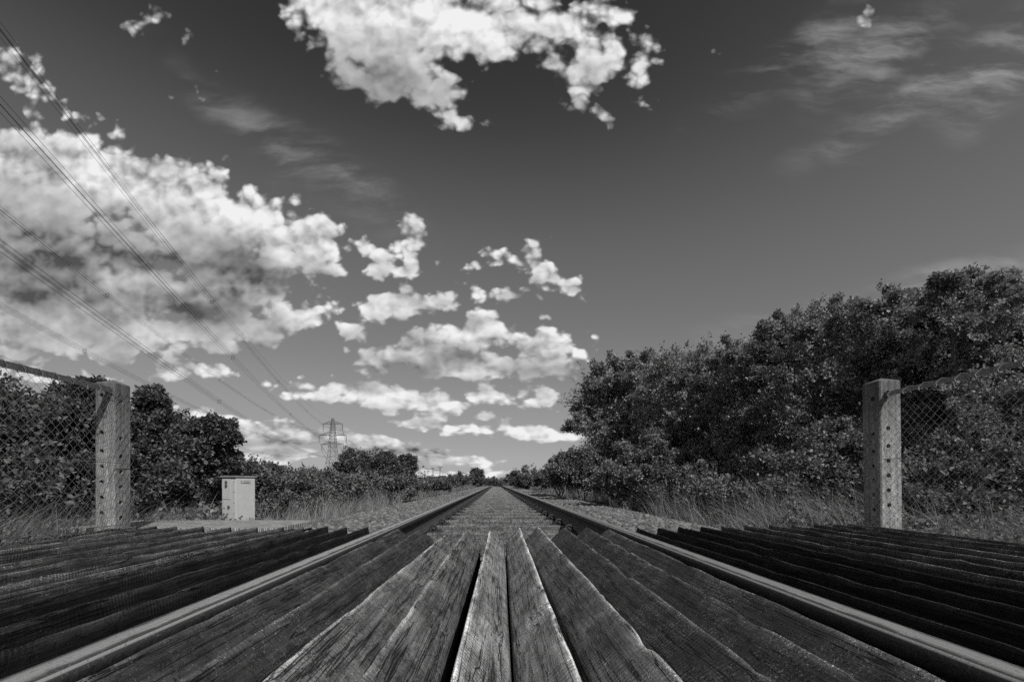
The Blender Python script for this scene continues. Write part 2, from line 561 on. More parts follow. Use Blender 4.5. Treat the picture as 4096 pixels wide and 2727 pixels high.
def empty(name, loc=(0, 0, 0), rz=0):
    o = bpy.data.objects.new(name, None)
    o.location = loc
    o.rotation_euler = (0, 0, rz)
    o.empty_display_size = 0.1
    COL.objects.link(o)
    return o


class MB:
    """collects simple solids into one mesh"""
    def __init__(self):
        self.v = []
        self.f = []
        self.n = 0

    def add(self, v, f):
        v = np.asarray(v, dtype=float)
        self.v.append(v)
        for q in f:
            self.f.append([i + self.n for i in q])
        self.n += len(v)
        return self

    def box(self, c, s, M=None):
        x, y, z = s[0] / 2, s[1] / 2, s[2] / 2
        v = np.array([(a * x, b * y, d * z) for a in (-1, 1) for b in (-1, 1) for d in (-1, 1)])
        if M is not None:
            v = v @ np.array(M).T
        v = v + np.array(c)
        return self.add(v, [(0, 1, 3, 2), (4, 6, 7, 5), (0, 4, 5, 1), (2, 3, 7, 6), (0, 2, 6, 4), (1, 5, 7, 3)])

    def tube(self, pts, r, n=6, cap=True):
        pts = [Vector(p) for p in pts]
        rs = r if isinstance(r, (list, tuple)) else [r] * len(pts)
        v = []
        up = Vector((0.13, 0.07, 1)).normalized()
        for i, p in enumerate(pts):
            a = pts[max(i - 1, 0)]
            b = pts[min(i + 1, len(pts) - 1)]
            d = (b - a)
            if d.length < 1e-9:
                d = Vector((0, 0, 1))
            d.normalize()
            s = d.cross(up)
            if s.length < 0.05:
                s = d.cross(Vector((1, 0, 0)))
            s.normalize()
            t = s.cross(d)
            for k in range(n):
                an = 2 * math.pi * k / n
                v.append(tuple(p + rs[i] * (math.cos(an) * s + math.sin(an) * t)))
        f = []
        for i in range(len(pts) - 1):
            for k in range(n):
                k2 = (k + 1) % n
                f.append((i * n + k, i * n + k2, (i + 1) * n + k2, (i + 1) * n + k))
        if cap:
            f.append(tuple(range(n - 1, -1, -1)))
            f.append(tuple((len(pts) - 1) * n + k for k in range(n)))
        return self.add(v, f)

    def cyl(self, c, axis, r, h, n=16):
        a = Vector(axis).normalized()
        c = Vector(c)
        return self.tube([c, c + a * h], r, n)

    def build(self, name, m, parent=None, smooth=False):
        me = bpy.data.meshes.new(name)
        me.from_pydata([tuple(p) for p in np.concatenate(self.v)], [], self.f)
        me.update()
        if smooth:
            me.polygons.foreach_set('use_smooth', np.ones(len(me.polygons), dtype=bool))
        for mm in (m if isinstance(m, (list, tuple)) else [m]):
            me.materials.append(mm)
        o = bpy.data.objects.new(name, me)
        COL.objects.link(o)
        if parent is not None:
            o.parent = parent
        return o


def at(px, py, Y):
    return Vector(((px - VX) / F * Y, Y, CH - (py - VY) / F * Y))


TC = 0.0475          # track centre


def track_x(y):
    return TC - (max(y - 45.0, 0.0) ** 2) / (2 * 1500.0)


def sstep(a, b, x):
    t = np.clip((x - a) / (b - a), 0, 1)
    return t * t * (3 - 2 * t)


def ground_z(x, y):
    """height of the ground, arrays"""
    x = np.asarray(x, dtype=float)
    y = np.asarray(y, dtype=float)
    tx = TC - np.maximum(y - 45.0, 0) ** 2 / 3000.0
    xa = np.abs(x - tx)
    z = np.full(np.broadcast(x, y).shape, -0.238)
    z = z + (0.098) * sstep(0.80, 0.92, xa)
    z = z - 0.20 * sstep(1.75, 2.9, xa)
    near = 1 - sstep(3.9, 6.5, y)
    z = z + near * (0.265) * sstep(2.2, 2.9, xa)
    return z


def vnoise(p, s):
    return mnoise.noise(Vector(p) * s)


# ------------------------------------------------------------------ ground
def build_ground():
    xs = np.concatenate([-np.geomspace(9000, 12, 26), np.linspace(-11, -3.2, 40), np.linspace(-3.1, 3.3, 110),
                         np.linspace(3.4, 11, 40), np.geomspace(12, 9000, 26)])
    ys = np.concatenate([-np.geomspace(3000, 8, 12), np.linspace(-6, 1, 20), np.linspace(1.1, 14, 130), np.linspace(14.4, 60, 80),
                         np.geomspace(62, 9000, 50)])
    X, Y = np.meshgrid(xs, ys)
    Z = ground_z(X, Y)
    rr = np.random.RandomState(5)
    Z = Z + rr.uniform(-0.012, 0.012, Z.shape) * (np.abs(X) < 12)
    n, m = X.shape
    co = np.stack([X.ravel(), Y.ravel(), Z.ravel()], 1)
    idx = np.arange(n * m).reshape(n, m)
    f = np.stack([idx[:-1, :-1], idx[:-1, 1:], idx[1:, 1:], idx[1:, :-1]], -1).reshape(-1, 4)
    o = mesh_np('ground', co, f, M_GROUND, smooth=True)
    tag(o, kind='structure')


# ------------------------------------------------------------------ ballast
ICO_V = None


def ico():
    import bmesh
    bm = bmesh.new()
    bmesh.ops.create_icosphere(bm, subdivisions=1, radius=1)
    v = np.array([q.co[:] for q in bm.verts])
    f = np.array([[w.index for w in q.verts] for q in bm.faces])
    bm.free()
    return v, f


def build_ballast():
    rr = np.random.RandomState(11)
    V, Fc = ico()
    P, R, T = [], [], []

    def scatter(n, x0, x1, y0, y1, s0, s1, zo, tone0, tone1, ypow=1.6, edge=0.0):
        t = rr.rand(n) ** ypow
        y = y0 + (y1 - y0) * t
        x = x0 + (x1 - x0) * rr.rand(n)
        tx = TC - np.maximum(y - 45.0, 0) ** 2 / 3000.0
        x = x + tx - TC
        if edge:
            x = x + rr.normal(0, edge, n)
        s = s0 + (s1 - s0) * rr.rand(n) ** 1.5
        s = s * (1 + np.maximum(y - 12, 0) * 0.03)
        z = ground_z(x, y) + zo + rr.uniform(-0.012, 0.014, n)
        P.append(np.stack([x, y, z], 1))
        R.append(s)
        tn = tone0 + (tone1 - tone0) * rr.rand(n) ** 1.4
        T.append(tn)
        return len(P) - 1
    # four foot
    scatter(9000, -0.57, 0.67, 3.1, 40, 0.016, 0.028, 0.0, 0.05, 0.20, 1.7)
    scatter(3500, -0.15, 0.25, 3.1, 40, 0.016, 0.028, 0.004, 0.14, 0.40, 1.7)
    scatter(1500, -0.60, 0.70, 0.4, 3.3, 0.018, 0.036, 0.0, 0.07, 0.20, 1.0)
    # shoulders
    scatter(12500, -2.2, -0.83, 3.15, 12, 0.018, 0.036, 0.008, 0.18, 0.55, 1.3, 0.06)
    scatter(7000, -2.4, -0.83, 12, 60, 0.022, 0.04, 0.008, 0.18, 0.55, 1.5, 0.1)
    scatter(13500, 0.93, 2.4, 3.15, 12, 0.018, 0.036, 0.008, 0.18, 0.55, 1.3, 0.06)
    scatter(7000, 0.93, 3.0, 12, 60, 0.022, 0.04, 0.008, 0.18, 0.55, 1.5, 0.12)
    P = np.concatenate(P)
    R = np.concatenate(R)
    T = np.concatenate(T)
    n = len(P)
    sc = R[:, None] * rr.uniform(0.65, 1.25, (n, 3)) * np.array([1.1, 1.1, 0.75])
    ang = rr.rand(n) * 2 * math.pi
    jit = 1 + rr.uniform(-0.28, 0.28, (n, len(V), 1))
    vv = V[None] * jit * sc[:, None, :]
    tilt = rr.uniform(-0.5, 0.5, n)
    y2 = vv[..., 1] * np.cos(tilt)[:, None] - vv[..., 2] * np.sin(tilt)[:, None]
    z2 = vv[..., 1] * np.sin(tilt)[:, None] + vv[..., 2] * np.cos(tilt)[:, None]
    x2 = vv[..., 0]
    c, s = np.cos(ang)[:, None], np.sin(ang)[:, None]
    out = np.stack([x2 * c - y2 * s, x2 * s + y2 * c, z2], -1) + P[:, None, :]
    f = (Fc[None] + (np.arange(n) * len(V))[:, None, None]).reshape(-1, 3)
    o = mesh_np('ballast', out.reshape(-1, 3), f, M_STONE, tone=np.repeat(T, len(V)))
    tag(o, 'loose grey stone ballast lying round the sleepers and beside both rails', 'gravel', kind='stuff')


# ------------------------------------------------------------------ rails
def rail_profile():
    # x from the rail centre, z from the head top; a flat-bottomed rail
    h = [(-0.030, 0.0), (-0.0345, -0.005), (-0.036, -0.012), (-0.0355, -0.036), (-0.011, -0.047), (-0.009, -0.060),
         (-0.009, -0.118), (-0.020, -0.132), (-0.066, -0.143), (-0.070, -0.147), (-0.070, -0.158)]
    left = h
    right = [(-a, b) for a, b in reversed(h)]
    return left + right       # starts at left head edge, goes down and round to right head edge


def build_rail(xc, label):
    prof = rail_profile()
    # add head crown points
    prof = prof + [(0.018, 0.0022), (0.0, 0.003), (-0.018, 0.0022)]
    n = len(prof)
    ys = np.concatenate([np.linspace(-3, 12, 60), np.linspace(12.5, 60, 60), np.linspace(62, 420, 120)])
    co = []
    for y in ys:
        xo = track_x(y) - TC
        for (a, b) in prof:
            co.append((xo + a, y, b))
    f, mi = [], []
    for i in range(len(ys) - 1):
        for k in range(n):
            k2 = (k + 1) % n
            f.append((i * n + k, i * n + k2, (i + 1) * n + k2, (i + 1) * n + k))
            za = max(prof[k][1], prof[k2][1])
            zb = min(prof[k][1], prof[k2][1])
            if zb > -0.0126:
                mi.append(0)
            elif zb > -0.037:
                mi.append(2)
            else:
                mi.append(1)
    o = mesh_np('rail', co, np.array(f), [M_STEEL, M_RUST, M_RUST2], mat_idx=mi, smooth=False)
    o.location = (xc, 0, 0)
    tag(o, label, 'rail', group='rails of the railway track')
    return o


# ------------------------------------------------------------------ sleepers with plates and spring clips
def clip_curve(sgn):
    pts = []
    for i in range(13):                       # the arch seen end-on
        a = math.pi * (1.08 - 1.16 * i / 12)
        pts.append((0.032 * math.cos(a) * sgn, 0.012 * math.sin(a * 0.5) - 0.01 + 0.002 * i, 0.034 * math.sin(a) + 0.004))
    for i in range(1, 7):                     # curled back into the housing
        a = -math.pi * 0.9 * i / 6
        pts.append((sgn * (0.018 + 0.014 * math.cos(a)), 0.018 - 0.010 * i, 0.0 + 0.012 * math.sin(a) + 0.002))
    return pts


def build_sleepers():
    rr = random.Random(3)

    def sleeper_mesh(seed):
        m = MB()
        nx = 40
        rs = random.Random(seed)
        v = []
        for i in range(nx + 1):
            x = -1.3 + 2.6 * i / nx
            j = [rs.uniform(-0.006, 0.006) for _ in range(6)]
            v += [(x, -0.125 + j[0], -0.30), (x, -0.125 + j[0], -0.178 + j[1]), (x, -0.112 + j[2], -0.166 + j[1]), (x, 0.112 + j[3], -0.166 + j[4]),
                  (x, 0.125 + j[3], -0.178 + j[4]), (x, 0.125 + j[5], -0.30)]
        f = []
        for i in range(nx):
            for k in range(5):
                f.append((i * 6 + k, i * 6 + k + 1, (i + 1) * 6 + k + 1, (i + 1) * 6 + k))
        f.append((5, 4, 3, 2, 1, 0))
        f.append(tuple(nx * 6 + k for k in range(6)))
        m.add(v, f)
        return m

    RL, RR = -0.669 - 0.036 - TC, 0.765 + 0.036 - TC      # rail centres relative to the track centre
    root = empty('sleeper', (TC, 4.35, 0))
    sleeper_mesh(1).build('timber', W_SLEEPER, root)
    for xr in (RL, RR):
        p = MB()
        p.box((xr, 0, -0.1635), (0.40, 0.17, 0.010))
        for s in (-1, 1):
            p.box((xr + s * 0.105, 0, -0.148), (0.045, 0.075, 0.026))
            p.cyl((xr + s * 0.165, 0.05, -0.160), (0, 0, 1), 0.014, 0.02, 8)
            p.cyl((xr + s * 0.165, -0.05, -0.160), (0, 0, 1), 0.014, 0.02, 8)
        pl = p.build('base_plate', M_RUST, root)
        for s in (-1, 1):
            c = MB()
            c.tube([(xr + s * 0.110 + a, b, d - 0.142) for a, b, d in clip_curve(-s)], 0.0095, 8)
            c.cyl((xr + s * 0.116, -0.05, -0.134), (0, 1, 0), 0.012, 0.09, 8)
            c.build('spring_clip', M_RUST, root, smooth=True)
    root.rotation_euler = (0, 0, 0)
    kids = list(root.children)
    n = 84
    for i in range(n):
        y = 3.62 + 0.70 * i
        if i == 0:
            r = root
            r.location = (TC, y, 0)
        else:
            r = root.copy()
            COL.objects.link(r)
            r.location = (track_x(y), y + rr.uniform(-0.015, 0.015), rr.uniform(-0.004, 0.003))
            r.rotation_euler = (0, 0, rr.uniform(-0.008, 0.008))
            for c in kids:
                if i > 45 and c.name.startswith('spring'):
                    continue
                d = c.copy()
                COL.objects.link(d)
                d.parent = r
        if i == 0:
            lab = 'weathered timber sleeper nearest the ends of the crossing timbers, under both rails'
        elif i < 12:
            lab = 'weathered timber sleeper, number %s beyond the crossing timbers, half sunk in ballast' % (
                ['two', 'three', 'four', 'five', 'six', 'seven', 'eight', 'nine', 'ten', 'eleven', 'twelve'][i - 1])
        else:
            lab = 'far timber sleeper merging into the ballast between the converging rails'
        tag(r, lab, 'sleeper', group='sleepers under the rails')


# ------------------------------------------------------------------ ridged timbers
ORD = ['first', 'second', 'third', 'fourth', 'fifth', 'sixth', 'seventh', 'eighth', 'ninth', 'tenth', 'eleventh', 'twelfth', 'thirteenth']


def ridged(seed, xn, xf, yf, face, zr, mat, wav=1.0, drop=0.095, y0=-1.0, step=0.03, back=0.016, flat=0.0):
    """a sawn timber with one sloping face: ridge at x, foot at x + face (signed)"""
    sg = 1 if face > 0 else -1
    w = abs(face)
    nf = 7
    prof = [(-back, -0.20), (-back * 0.9, -0.10), (-0.005 - back * 0.2, -0.02), (-0.0035, -0.004), (0.0, 0.0), (0.0035, -0.0022) if w > 0.05 else (0.0015, -0.002), (0.009, -0.0065) if w > 0.05 else (0.003, -0.0065)]
    for i in range(1, nf + 1):
        t = i / nf
        prof.append((0.009 * min(1, w / 0.09) + (w - 0.016 * min(1, w / 0.09)) * t, -0.0065 - (drop - 0.010) * t))
    prof += [(w - 0.002, -drop - 0.004), (w, -drop - 0.012), (w, -0.20)]
    if flat:
        prof = [(-flat - 0.004, -0.20), (-flat - 0.002, -0.10), (-flat, -0.014), (-flat + 0.006, -0.006), (-flat * 0.6, -0.004), (-flat * 0.3, -0.002),
                (-0.004, -0.0005), (0.0, -0.0015)] + [(w * t_ + 0.002, -0.004 - (drop - 0.01) * t_) for t_ in (0.08, 0.3, 0.55, 0.8, 1.0)] + [(w + 0.004, -0.20)]
    n = len(prof)
    ys = np.arange(y0, yf, step)
    ys = np.append(ys, yf)
    rs = random.Random(seed)
    knots = [(rs.uniform(0.5, yf), rs.uniform(0.2, 0.8), rs.uniform(0.025, 0.06), rs.choice([-1, 1]) * rs.uniform(0.003, 0.010)) for _ in range(5)]
    notches = [(rs.uniform(0.4, yf), rs.uniform(0.012, 0.05), rs.uniform(0.003, 0.011)) for _ in range(9)]
    co = []
    for j, y in enumerate(ys):
        t = np.clip((y - 0.7) / (yf - 0.7), -0.8, 1)
        xb = xn + (xf - xn) * t
        bend = 0.005 * wav * mnoise.noise(Vector((seed * 7.1, y * 1.1, 0)))
        rz = 0.006 * wav * mnoise.noise(Vector((seed * 3.3, y * 2.3, 4.0))) + 0.004 * wav * mnoise.noise(Vector((seed * 3.3, y * 9, 4.0)))
        nt = sum(-d * math.exp(-((y - yc) / ww) ** 2) for yc, ww, d in notches) * wav
        ye = y
        for k, (a, b) in enumerate(prof):
            ft = a / w
            hump = 0.004 * wav * mnoise.noise(Vector((seed + a * 12, y * 4.0, b * 12))) + 0.0016 * mnoise.noise(Vector((seed + a * 60, y * 22, b * 60)))
            for (ky, kt, kr, kd) in knots:
                dd = ((y - ky) ** 2 + ((ft - kt) * w) ** 2) / (kr * kr)
                if dd < 6:
                    hump += kd * math.exp(-dd)
            top = b > -0.09
            rid = math.exp(-((a) / 0.02) ** 2) if top else 0
            co.append((xb + sg * (a + (hump * 0.5 if top else 0) + bend), ye + (0.01 * ft if j == len(ys) - 1 else 0),
                       zr + b + (hump if top else 0) + rz + nt * rid))
    f = []
    for i in range(len(ys) - 1):
        for k in range(n - 1):
            q = (i * n + k, i * n + k + 1, (i + 1) * n + k + 1, (i + 1) * n + k)
            f.append(q if sg < 0 else q[::-1])
        q = (i * n + n - 1, i * n, (i + 1) * n, (i + 1) * n + n - 1)
        f.append(q if sg < 0 else q[::-1])
    me = bpy.data.meshes.new('ridged_timber')
    ends = [list(range(n)), [(len(ys) - 1) * n + k for k in range(n)]]
    ends = [ends[0][::-1] if sg < 0 else ends[0], ends[1] if sg < 0 else ends[1][::-1]]
    me.from_pydata(co, [], [tuple(q) for q in f] + [tuple(e) for e in ends])
    me.polygons.foreach_set('use_smooth', np.array([True] * len(f) + [False] * 2))
    me.update()
    at_ = me.attributes.new('worn', 'FLOAT', 'POINT')
    at_.data.foreach_set('value', np.tile([math.exp(-(a_ / 0.006) ** 2) if b_ > -0.01 else 0.0 for a_, b_ in prof], len(ys)).astype(np.float32))
    me.materials.append(mat)
    o = bpy.data.objects.new('ridged_timber', me)
    COL.objects.link(o)
    return o


def build_timbers():
    near = [-.618, -.464, -.351, -.202, -.064, .122, .2755, .405, .5365, .667]
    far = [-.627, -.487, -.300, -.190, -.041, .154, .281, .451, .600, .713]
    fy = [2.92, 2.92, 2.62, 2.87, 2.82, 2.95, 3.05, 3.00, 3.03, 2.9]
    face = [.130, .095, .130, .090, .092, -.090, -.095, -.108, -.110, -.112]
    mats = [W_DARK, W_DARK, W_MID, W_MID, W_PALE, W_PALE, W_MID, W_DARK, W_DARK, W_DARK]
    looks = ['dark cracked ridged timber lying against the left rail, inside the track',
             'dark ridged timber with a long split, second inside the left rail',
             'grey ridged timber with saw marks and a short far end, third inside the left rail',
             'grey wavy grained ridged timber left of the first dark gap',
             'pale ridged timber left of the centre groove, sloping to the right',
             'pale knotted ridged timber right of the centre groove, sloping to the left',
             'grey wavy edged ridged timber right of the second dark gap',
             'dark ridged timber, third from the right rail inside the track',
             'dark speckled ridged timber, second from the right rail inside the track',
             'dark ridged timber lying against the right rail, inside the track']
    for i in range(10):
        o = ridged(10 + i, near[i], far[i], fy[i], face[i], 0.0 if i != 2 else -0.006, mats[i], wav=0.8 if i in (6, 5, 7, 8) else 0.5)
        tag(o, looks[i], 'timber', group='ridged timbers between the rails')
    L = [-.92, -1.06, -1.21, -1.35, -1.48, -1.65, -1.82, -2.03, -2.20, -2.33, -2.45]
    LF = [3.26, 3.22, 3.26, 3.18, 3.16, 3.14, 3.12, 3.15, 3.13, 3.12, 3.1]
    for i, x in enumerate(L):
        nx = L[i - 1] if i else -0.80
        m = W_TAR_VIGNETTE if i < 3 else W_DARK
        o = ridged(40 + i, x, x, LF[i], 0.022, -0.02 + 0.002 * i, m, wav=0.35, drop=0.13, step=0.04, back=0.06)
        tag(o, '%s ridged timber outside the left rail, counted from the rail%s' % (ORD[i], ', black with tar and painted vignette' if i < 3 else ''),
            'timber', group='ridged timbers outside the left rail')
    Rr = [.985, 1.14, 1.29, 1.44, 1.60, 1.76, 1.92, 2.08, 2.22, 2.36, 2.48]
    RF = [3.18, 3.22, 3.22, 3.20, 3.22, 3.22, 3.2, 3.2, 3.18, 3.18, 3.2]
    for i, x in enumerate(Rr):
        nx = Rr[i - 1] if i else 0.86
        m = W_TAR_VIGNETTE if i < 4 else W_DARK
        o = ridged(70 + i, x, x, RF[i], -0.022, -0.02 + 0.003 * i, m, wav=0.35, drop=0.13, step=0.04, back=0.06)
        tag(o, '%s ridged timber outside the right rail, counted from the rail%s' % (ORD[i], ', black with tar and painted vignette' if i < 4 else ''),
            'timber', group='ridged timbers outside the right rail')
    # grating panel beyond the left timbers
    m = MB()
    m.box((-2.35, 3.62, -0.045), (1.55, 0.72, 0.03))
    o = m.build('grating_panel', M_MAT)
    tag(o, 'pale patterned anti slip panel lying flat beyond the left timbers', 'ground panel')


# ------------------------------------------------------------------ fences
def conc_post(name, parent, x, y, z0, z1, w, rz, lean=0.0, seed=0):
    import bmesh
    c = 0.007
    h = w / 2
    ring = [(-h + c, -h), (h - c, -h), (h, -h + c), (h, h - c), (h - c, h), (-h + c, h), (-h, h - c), (-h, -h + c)]
    v, f = [], []
    zs = [z0, z0 + 0.3, z1 - 0.4, z1 - 0.018]
    for z in zs:
        v += [(a, b, z) for a, b in ring]
    for i in range(len(zs) - 1):
        for k in range(8):
            k2 = (k + 1) % 8
            f.append((i * 8 + k, i * 8 + k2, (i + 1) * 8 + k2, (i + 1) * 8 + k))
    t = len(v)
    v += [(a * 0.965, b * 0.965, z1 - 0.012) for a, b in ring]
    for k in range(8):
        k2 = (k + 1) % 8
        f.append((t - 8 + k, t - 8 + k2, t + k2, t + k))
    v.append((0, 0, z1 + 0.018))
    for k in range(8):
        f.append((t + k, t + (k + 1) % 8, t + 8))
    f.append(tuple(range(7, -1, -1)))
    m = MB()
    m.add(v, f)
    o = m.build(name, M_CONC)
    # bolt holes cut through both visible faces
    cut = MB()
    hz = [z1 - 0.10, z1 - 0.34, z1 - 0.46, z1 - 0.56, z1 - 0.66, z1 - 0.76, z1 - 0.86]
    for i, zz in enumerate(hz):
        cut.cyl((-0.02, -h - 0.05, zz + 0.004), (0, 1, 0), 0.015, 0.10, 14)
        cut.cyl((h + 0.05, -0.015, zz - 0.03), (-1, 0, 0), 0.015, 0.10, 14)
        cut.cyl((-h - 0.05, -0.015, zz - 0.03), (1, 0, 0), 0.015, 0.10, 14)
    co = cut.build('cutter', M_CONC)
    for ob in (o, co):
        bm = bmesh.new()
        bm.from_mesh(ob.data)
        bmesh.ops.recalc_face_normals(bm, faces=bm.faces)
        bm.to_mesh(ob.data)
        bm.free()
    md = o.modifiers.new('b', 'BOOLEAN')
    md.operation = 'DIFFERENCE'
    md.solver = 'EXACT'
    md.object = co
    bpy.context.view_layer.update()
    dg = bpy.context.evaluated_depsgraph_get()
    nm = bpy.data.meshes.new_from_object(o.evaluated_get(dg))
    o.modifiers.clear()
    o.data = nm
    bpy.data.objects.remove(co)
    if not nm.materials:
        nm.materials.append(M_CONC)
    o.parent = parent
    o.location = (x, y, 0)
    o.rotation_euler = (0, lean, rz)
    return o


def chain_link(parent, x, y0, y1, z0, z1, seed=0):
    """vertical zigzag wires that hook each other, running along y"""
    rs = random.Random(seed)
    pitch = 0.054
    hh = pitch / 2
    co, fc = [], []
    n = int((y1 - y0) / hh)
    rows = int((z1 - z0) / hh)
    r = 0.00105
    k = 5
    m = MB()
    for i in range(n):
        ya = y1 - hh * i
        pts = []
        for j in range(rows + 1):
            odd = (i + j) % 2
            yy = ya - (hh if odd else 0) * 1.06 + (0.03 * hh)
            zz = z0 + (z1 - z0) * j / rows
            bow = 0.012 * math.sin(zz * 5 + seed) + 0.010 * mnoise.noise(Vector((yy * 2, zz * 2, seed)))
            xx = x + (0.0022 if odd else -0.0022) + bow
            yy2 = yy + 0.012 * mnoise.noise(Vector((zz * 3, yy * 1.5, seed + 9)))
            pts.append((xx, yy2, zz - 0.012 * abs(math.sin((y1 - yy) * 2.2)) * (zz - z0) / (z1 - z0)))
        m.tube(pts, r, k, cap=False)
    return m.build('chain_link_mesh', M_WIRE, parent, smooth=True)


def build_fences():
    # left
    x, y = -2.525, 3.0
    root = empty('chain_link_fence', (x, y, -0.05))
    P = lambda o: setattr(o, 'location', Vector(o.location) - Vector(root.location))
    o = conc_post('concrete_post', root, x, y, -0.6, 0.955, 0.130, math.radians(-1.5), 0.0)
    P(o)
    for o in [chain_link(root, x + 0.080, -0.5, 3.075, -0.05, 0.885, 1)]:
        P(o)
    # top rail: a small steel angle
    m = MB()
    m.box((x + 0.052, 1.20, 0.890), (0.006, 3.48, 0.034))
    m.box((x + 0.034, 1.20, 0.904), (0.032, 3.48, 0.006))
    P(m.build('top_rail', M_GALV, root))
    for i in range(16):
        yy = 2.9 - 0.09 * i
        m = MB()
        m.tube([(x + 0.080, yy, 0.862), (x + 0.078, yy + 0.008, 0.882), (x + 0.060, yy + 0.004, 0.910), (x + 0.022, yy - 0.002, 0.911),
                (x + 0.044, yy, 0.868), (x + 0.079, yy - 0.006, 0.866)], 0.002, 5)
        P(m.build('wire_tie', M_WIRE, root))
    m = MB()
    for z in (0.42, 0.02):
        m.tube([(x + 0.082, yy, z + 0.004 * math.sin(yy * 3)) for yy in np.linspace(-0.5, 3.05, 20)], 0.002, 5)
    P(m.build('tension_wire', M_WIRE, root))
    m = MB()
    m.cyl((x + 0.030, y - 0.095, 0.886), (0, 1, 0), 0.013, 0.06, 10)
    P(m.build('bolt', M_RUST, root))
    tag(root, 'chain link fence on a lichen stained concrete post, left of the track', 'fence', group='chain link fences beside the crossing')
    # right
    x, y = 2.675, 3.15
    root = empty('chain_link_fence', (x, y, -0.05))
    o = conc_post('concrete_post', root, x, y, -0.6, 1.0, 0.148, math.radians(2), -0.012)
    P(o)
    P(chain_link(root, x - 0.090, -0.5, 3.235, -0.05, 0.88, 4))
    m = MB()
    m.box((x - 0.052, 1.30, 0.890), (0.006, 3.56, 0.030))
    m.box((x - 0.036, 1.30, 0.903), (0.028, 3.56, 0.006))
    P(m.build('top_rail', M_GALV, root))
    for i in range(16):
        yy = 3.0 - 0.11 * i
        m = MB()
        m.tube([(x - 0.090, yy, 0.860), (x - 0.088, yy + 0.008, 0.88), (x - 0.060, yy + 0.004, 0.909), (x - 0.022, yy - 0.002, 0.910),
                (x - 0.044, yy, 0.870), (x - 0.089, yy - 0.006, 0.866)], 0.002, 5)
        P(m.build('wire_tie', M_WIRE, root))
    m = MB()
    m.tube([(x - 0.093, yy, 0.45 + 0.004 * math.sin(yy * 3)) for yy in np.linspace(-0.5, 3.05, 20)], 0.002, 5)
    P(m.build('tension_wire', M_WIRE, root))
    m = MB()
    m.cyl((x - 0.034, y - 0.105, 0.886), (0, 1, 0), 0.014, 0.06, 10)
    P(m.build('bolt', M_RUST, root))
    tag(root, 'chain link fence on a clean pale concrete post, right of the track', 'fence', group='chain link fences beside the crossing')


# ------------------------------------------------------------------ cabinet
def build_cabinet():
    Y = 4.6
    p = at(955, 2093, Y)
    zb = -0.135
    H = at(955, 1905, Y).z - zb
    rz = math.radians(-22)
    root = empty('trackside_cabinet', (p.x, Y, zb), rz)
    w, d = 0.196, 0.215
    # face split: front (towards -y) and right side (+x); the whole turned so both show
    m = MB()
    m.box((0, 0, H / 2 - 0.01), (w, d, H - 0.02))
    b = m.build('housing', M_CAB, root)
    bv = b.modifiers.new('bevel', 'BEVEL')
    bv.width = 0.003
    bv.segments = 2
    m = MB()
    m.box((-0.004, 0, H - 0.004), (w + 0.024, d + 0.026, 0.008))
    m.box((-0.004, 0, H + 0.004), (w + 0.010, d + 0.012, 0.005))
    m.build('lid', M_CABL, root)
    m = MB()
    m.box((0.006, -d / 2 - 0.004, H / 2 - 0.02), (w - 0.016, 0.008, H - 0.05))
    dr = m.build('door', M_CAB, root)
    bv = dr.modifiers.new('bevel', 'BEVEL')
    bv.width = 0.0015
    m = MB()
    m.box((-0.022, -d / 2 - 0.0098, H - 0.125), (w * 0.60, 0.0035, 0.20))
    m.build('access_panel', M_CAB, dr)
    for (xx, zz, r) in ((-0.022, H - 0.058, 0.015), (-0.022, H - 0.093, 0.015), (0.012, H - 0.30, 0.013)):
        m = MB()
        m.cyl((xx, -d / 2 - 0.007, zz), (0, -1, 0), r, 0.012, 20)
        m.cyl((xx, -d / 2 - 0.018, zz), (0, -1, 0), r * 0.5, 0.006, 12)
        m.build('lock', M_CABD, dr)
    m = MB()
    for k in range(5):
        m.cyl((w / 2 - 0.018, -d / 2 - 0.007, H - 0.05 - 0.105 * k), (0, -1, 0), 0.004, 0.004, 10)
    m.build('rivet', M_CABD, dr)
    m = MB()
    m.box((-w / 2 - 0.004, -d / 2 + 0.03, H - 0.075), (0.012, 0.05, 0.085))
    m.box((-w / 2 - 0.002, -d / 2 + 0.02, H / 2), (0.006, 0.015, H - 0.05))
    m.build('hinge', M_CABL, root)
    m = MB()
    m.box((w / 2 + 0.0015, 0.0, H - 0.055), (0.003, 0.110, 0.026))
    pl = m.build('number_plate', M_CABD, root)
    m = MB()
    m.box((w / 2 + 0.0035, 0.0, H - 0.055), (0.002, 0.102, 0.020))
    m.build('plate_face', M_CAB, pl)
    cu = bpy.data.curves.new('plate_number', 'FONT')
    cu.body = '10258'
    cu.size = 0.022
    cu.extrude = 0.0006
    cu.align_x = 'CENTER'
    cu.align_y = 'CENTER'
    cu.space_character = 1.25
    to = bpy.data.objects.new('tmp', cu)
    COL.objects.link(to)
    bpy.context.view_layer.update()
    me = bpy.data.meshes.new_from_object(to.evaluated_get(bpy.context.evaluated_depsgraph_get()))
    bpy.data.objects.remove(to)
    me.materials.clear()
    me.materials.append(M_CABD)
    nb = bpy.data.objects.new('plate_number', me)
    COL.objects.link(nb)
    nb.parent = pl
    nb.location = (w / 2 + 0.0055, 0, H - 0.055)
    nb.rotation_euler = (math.radians(90), 0, math.radians(90))
    tag(root, 'small pale grey trackside cabinet with round locks and number plate, beside left bushes', 'cabinet')


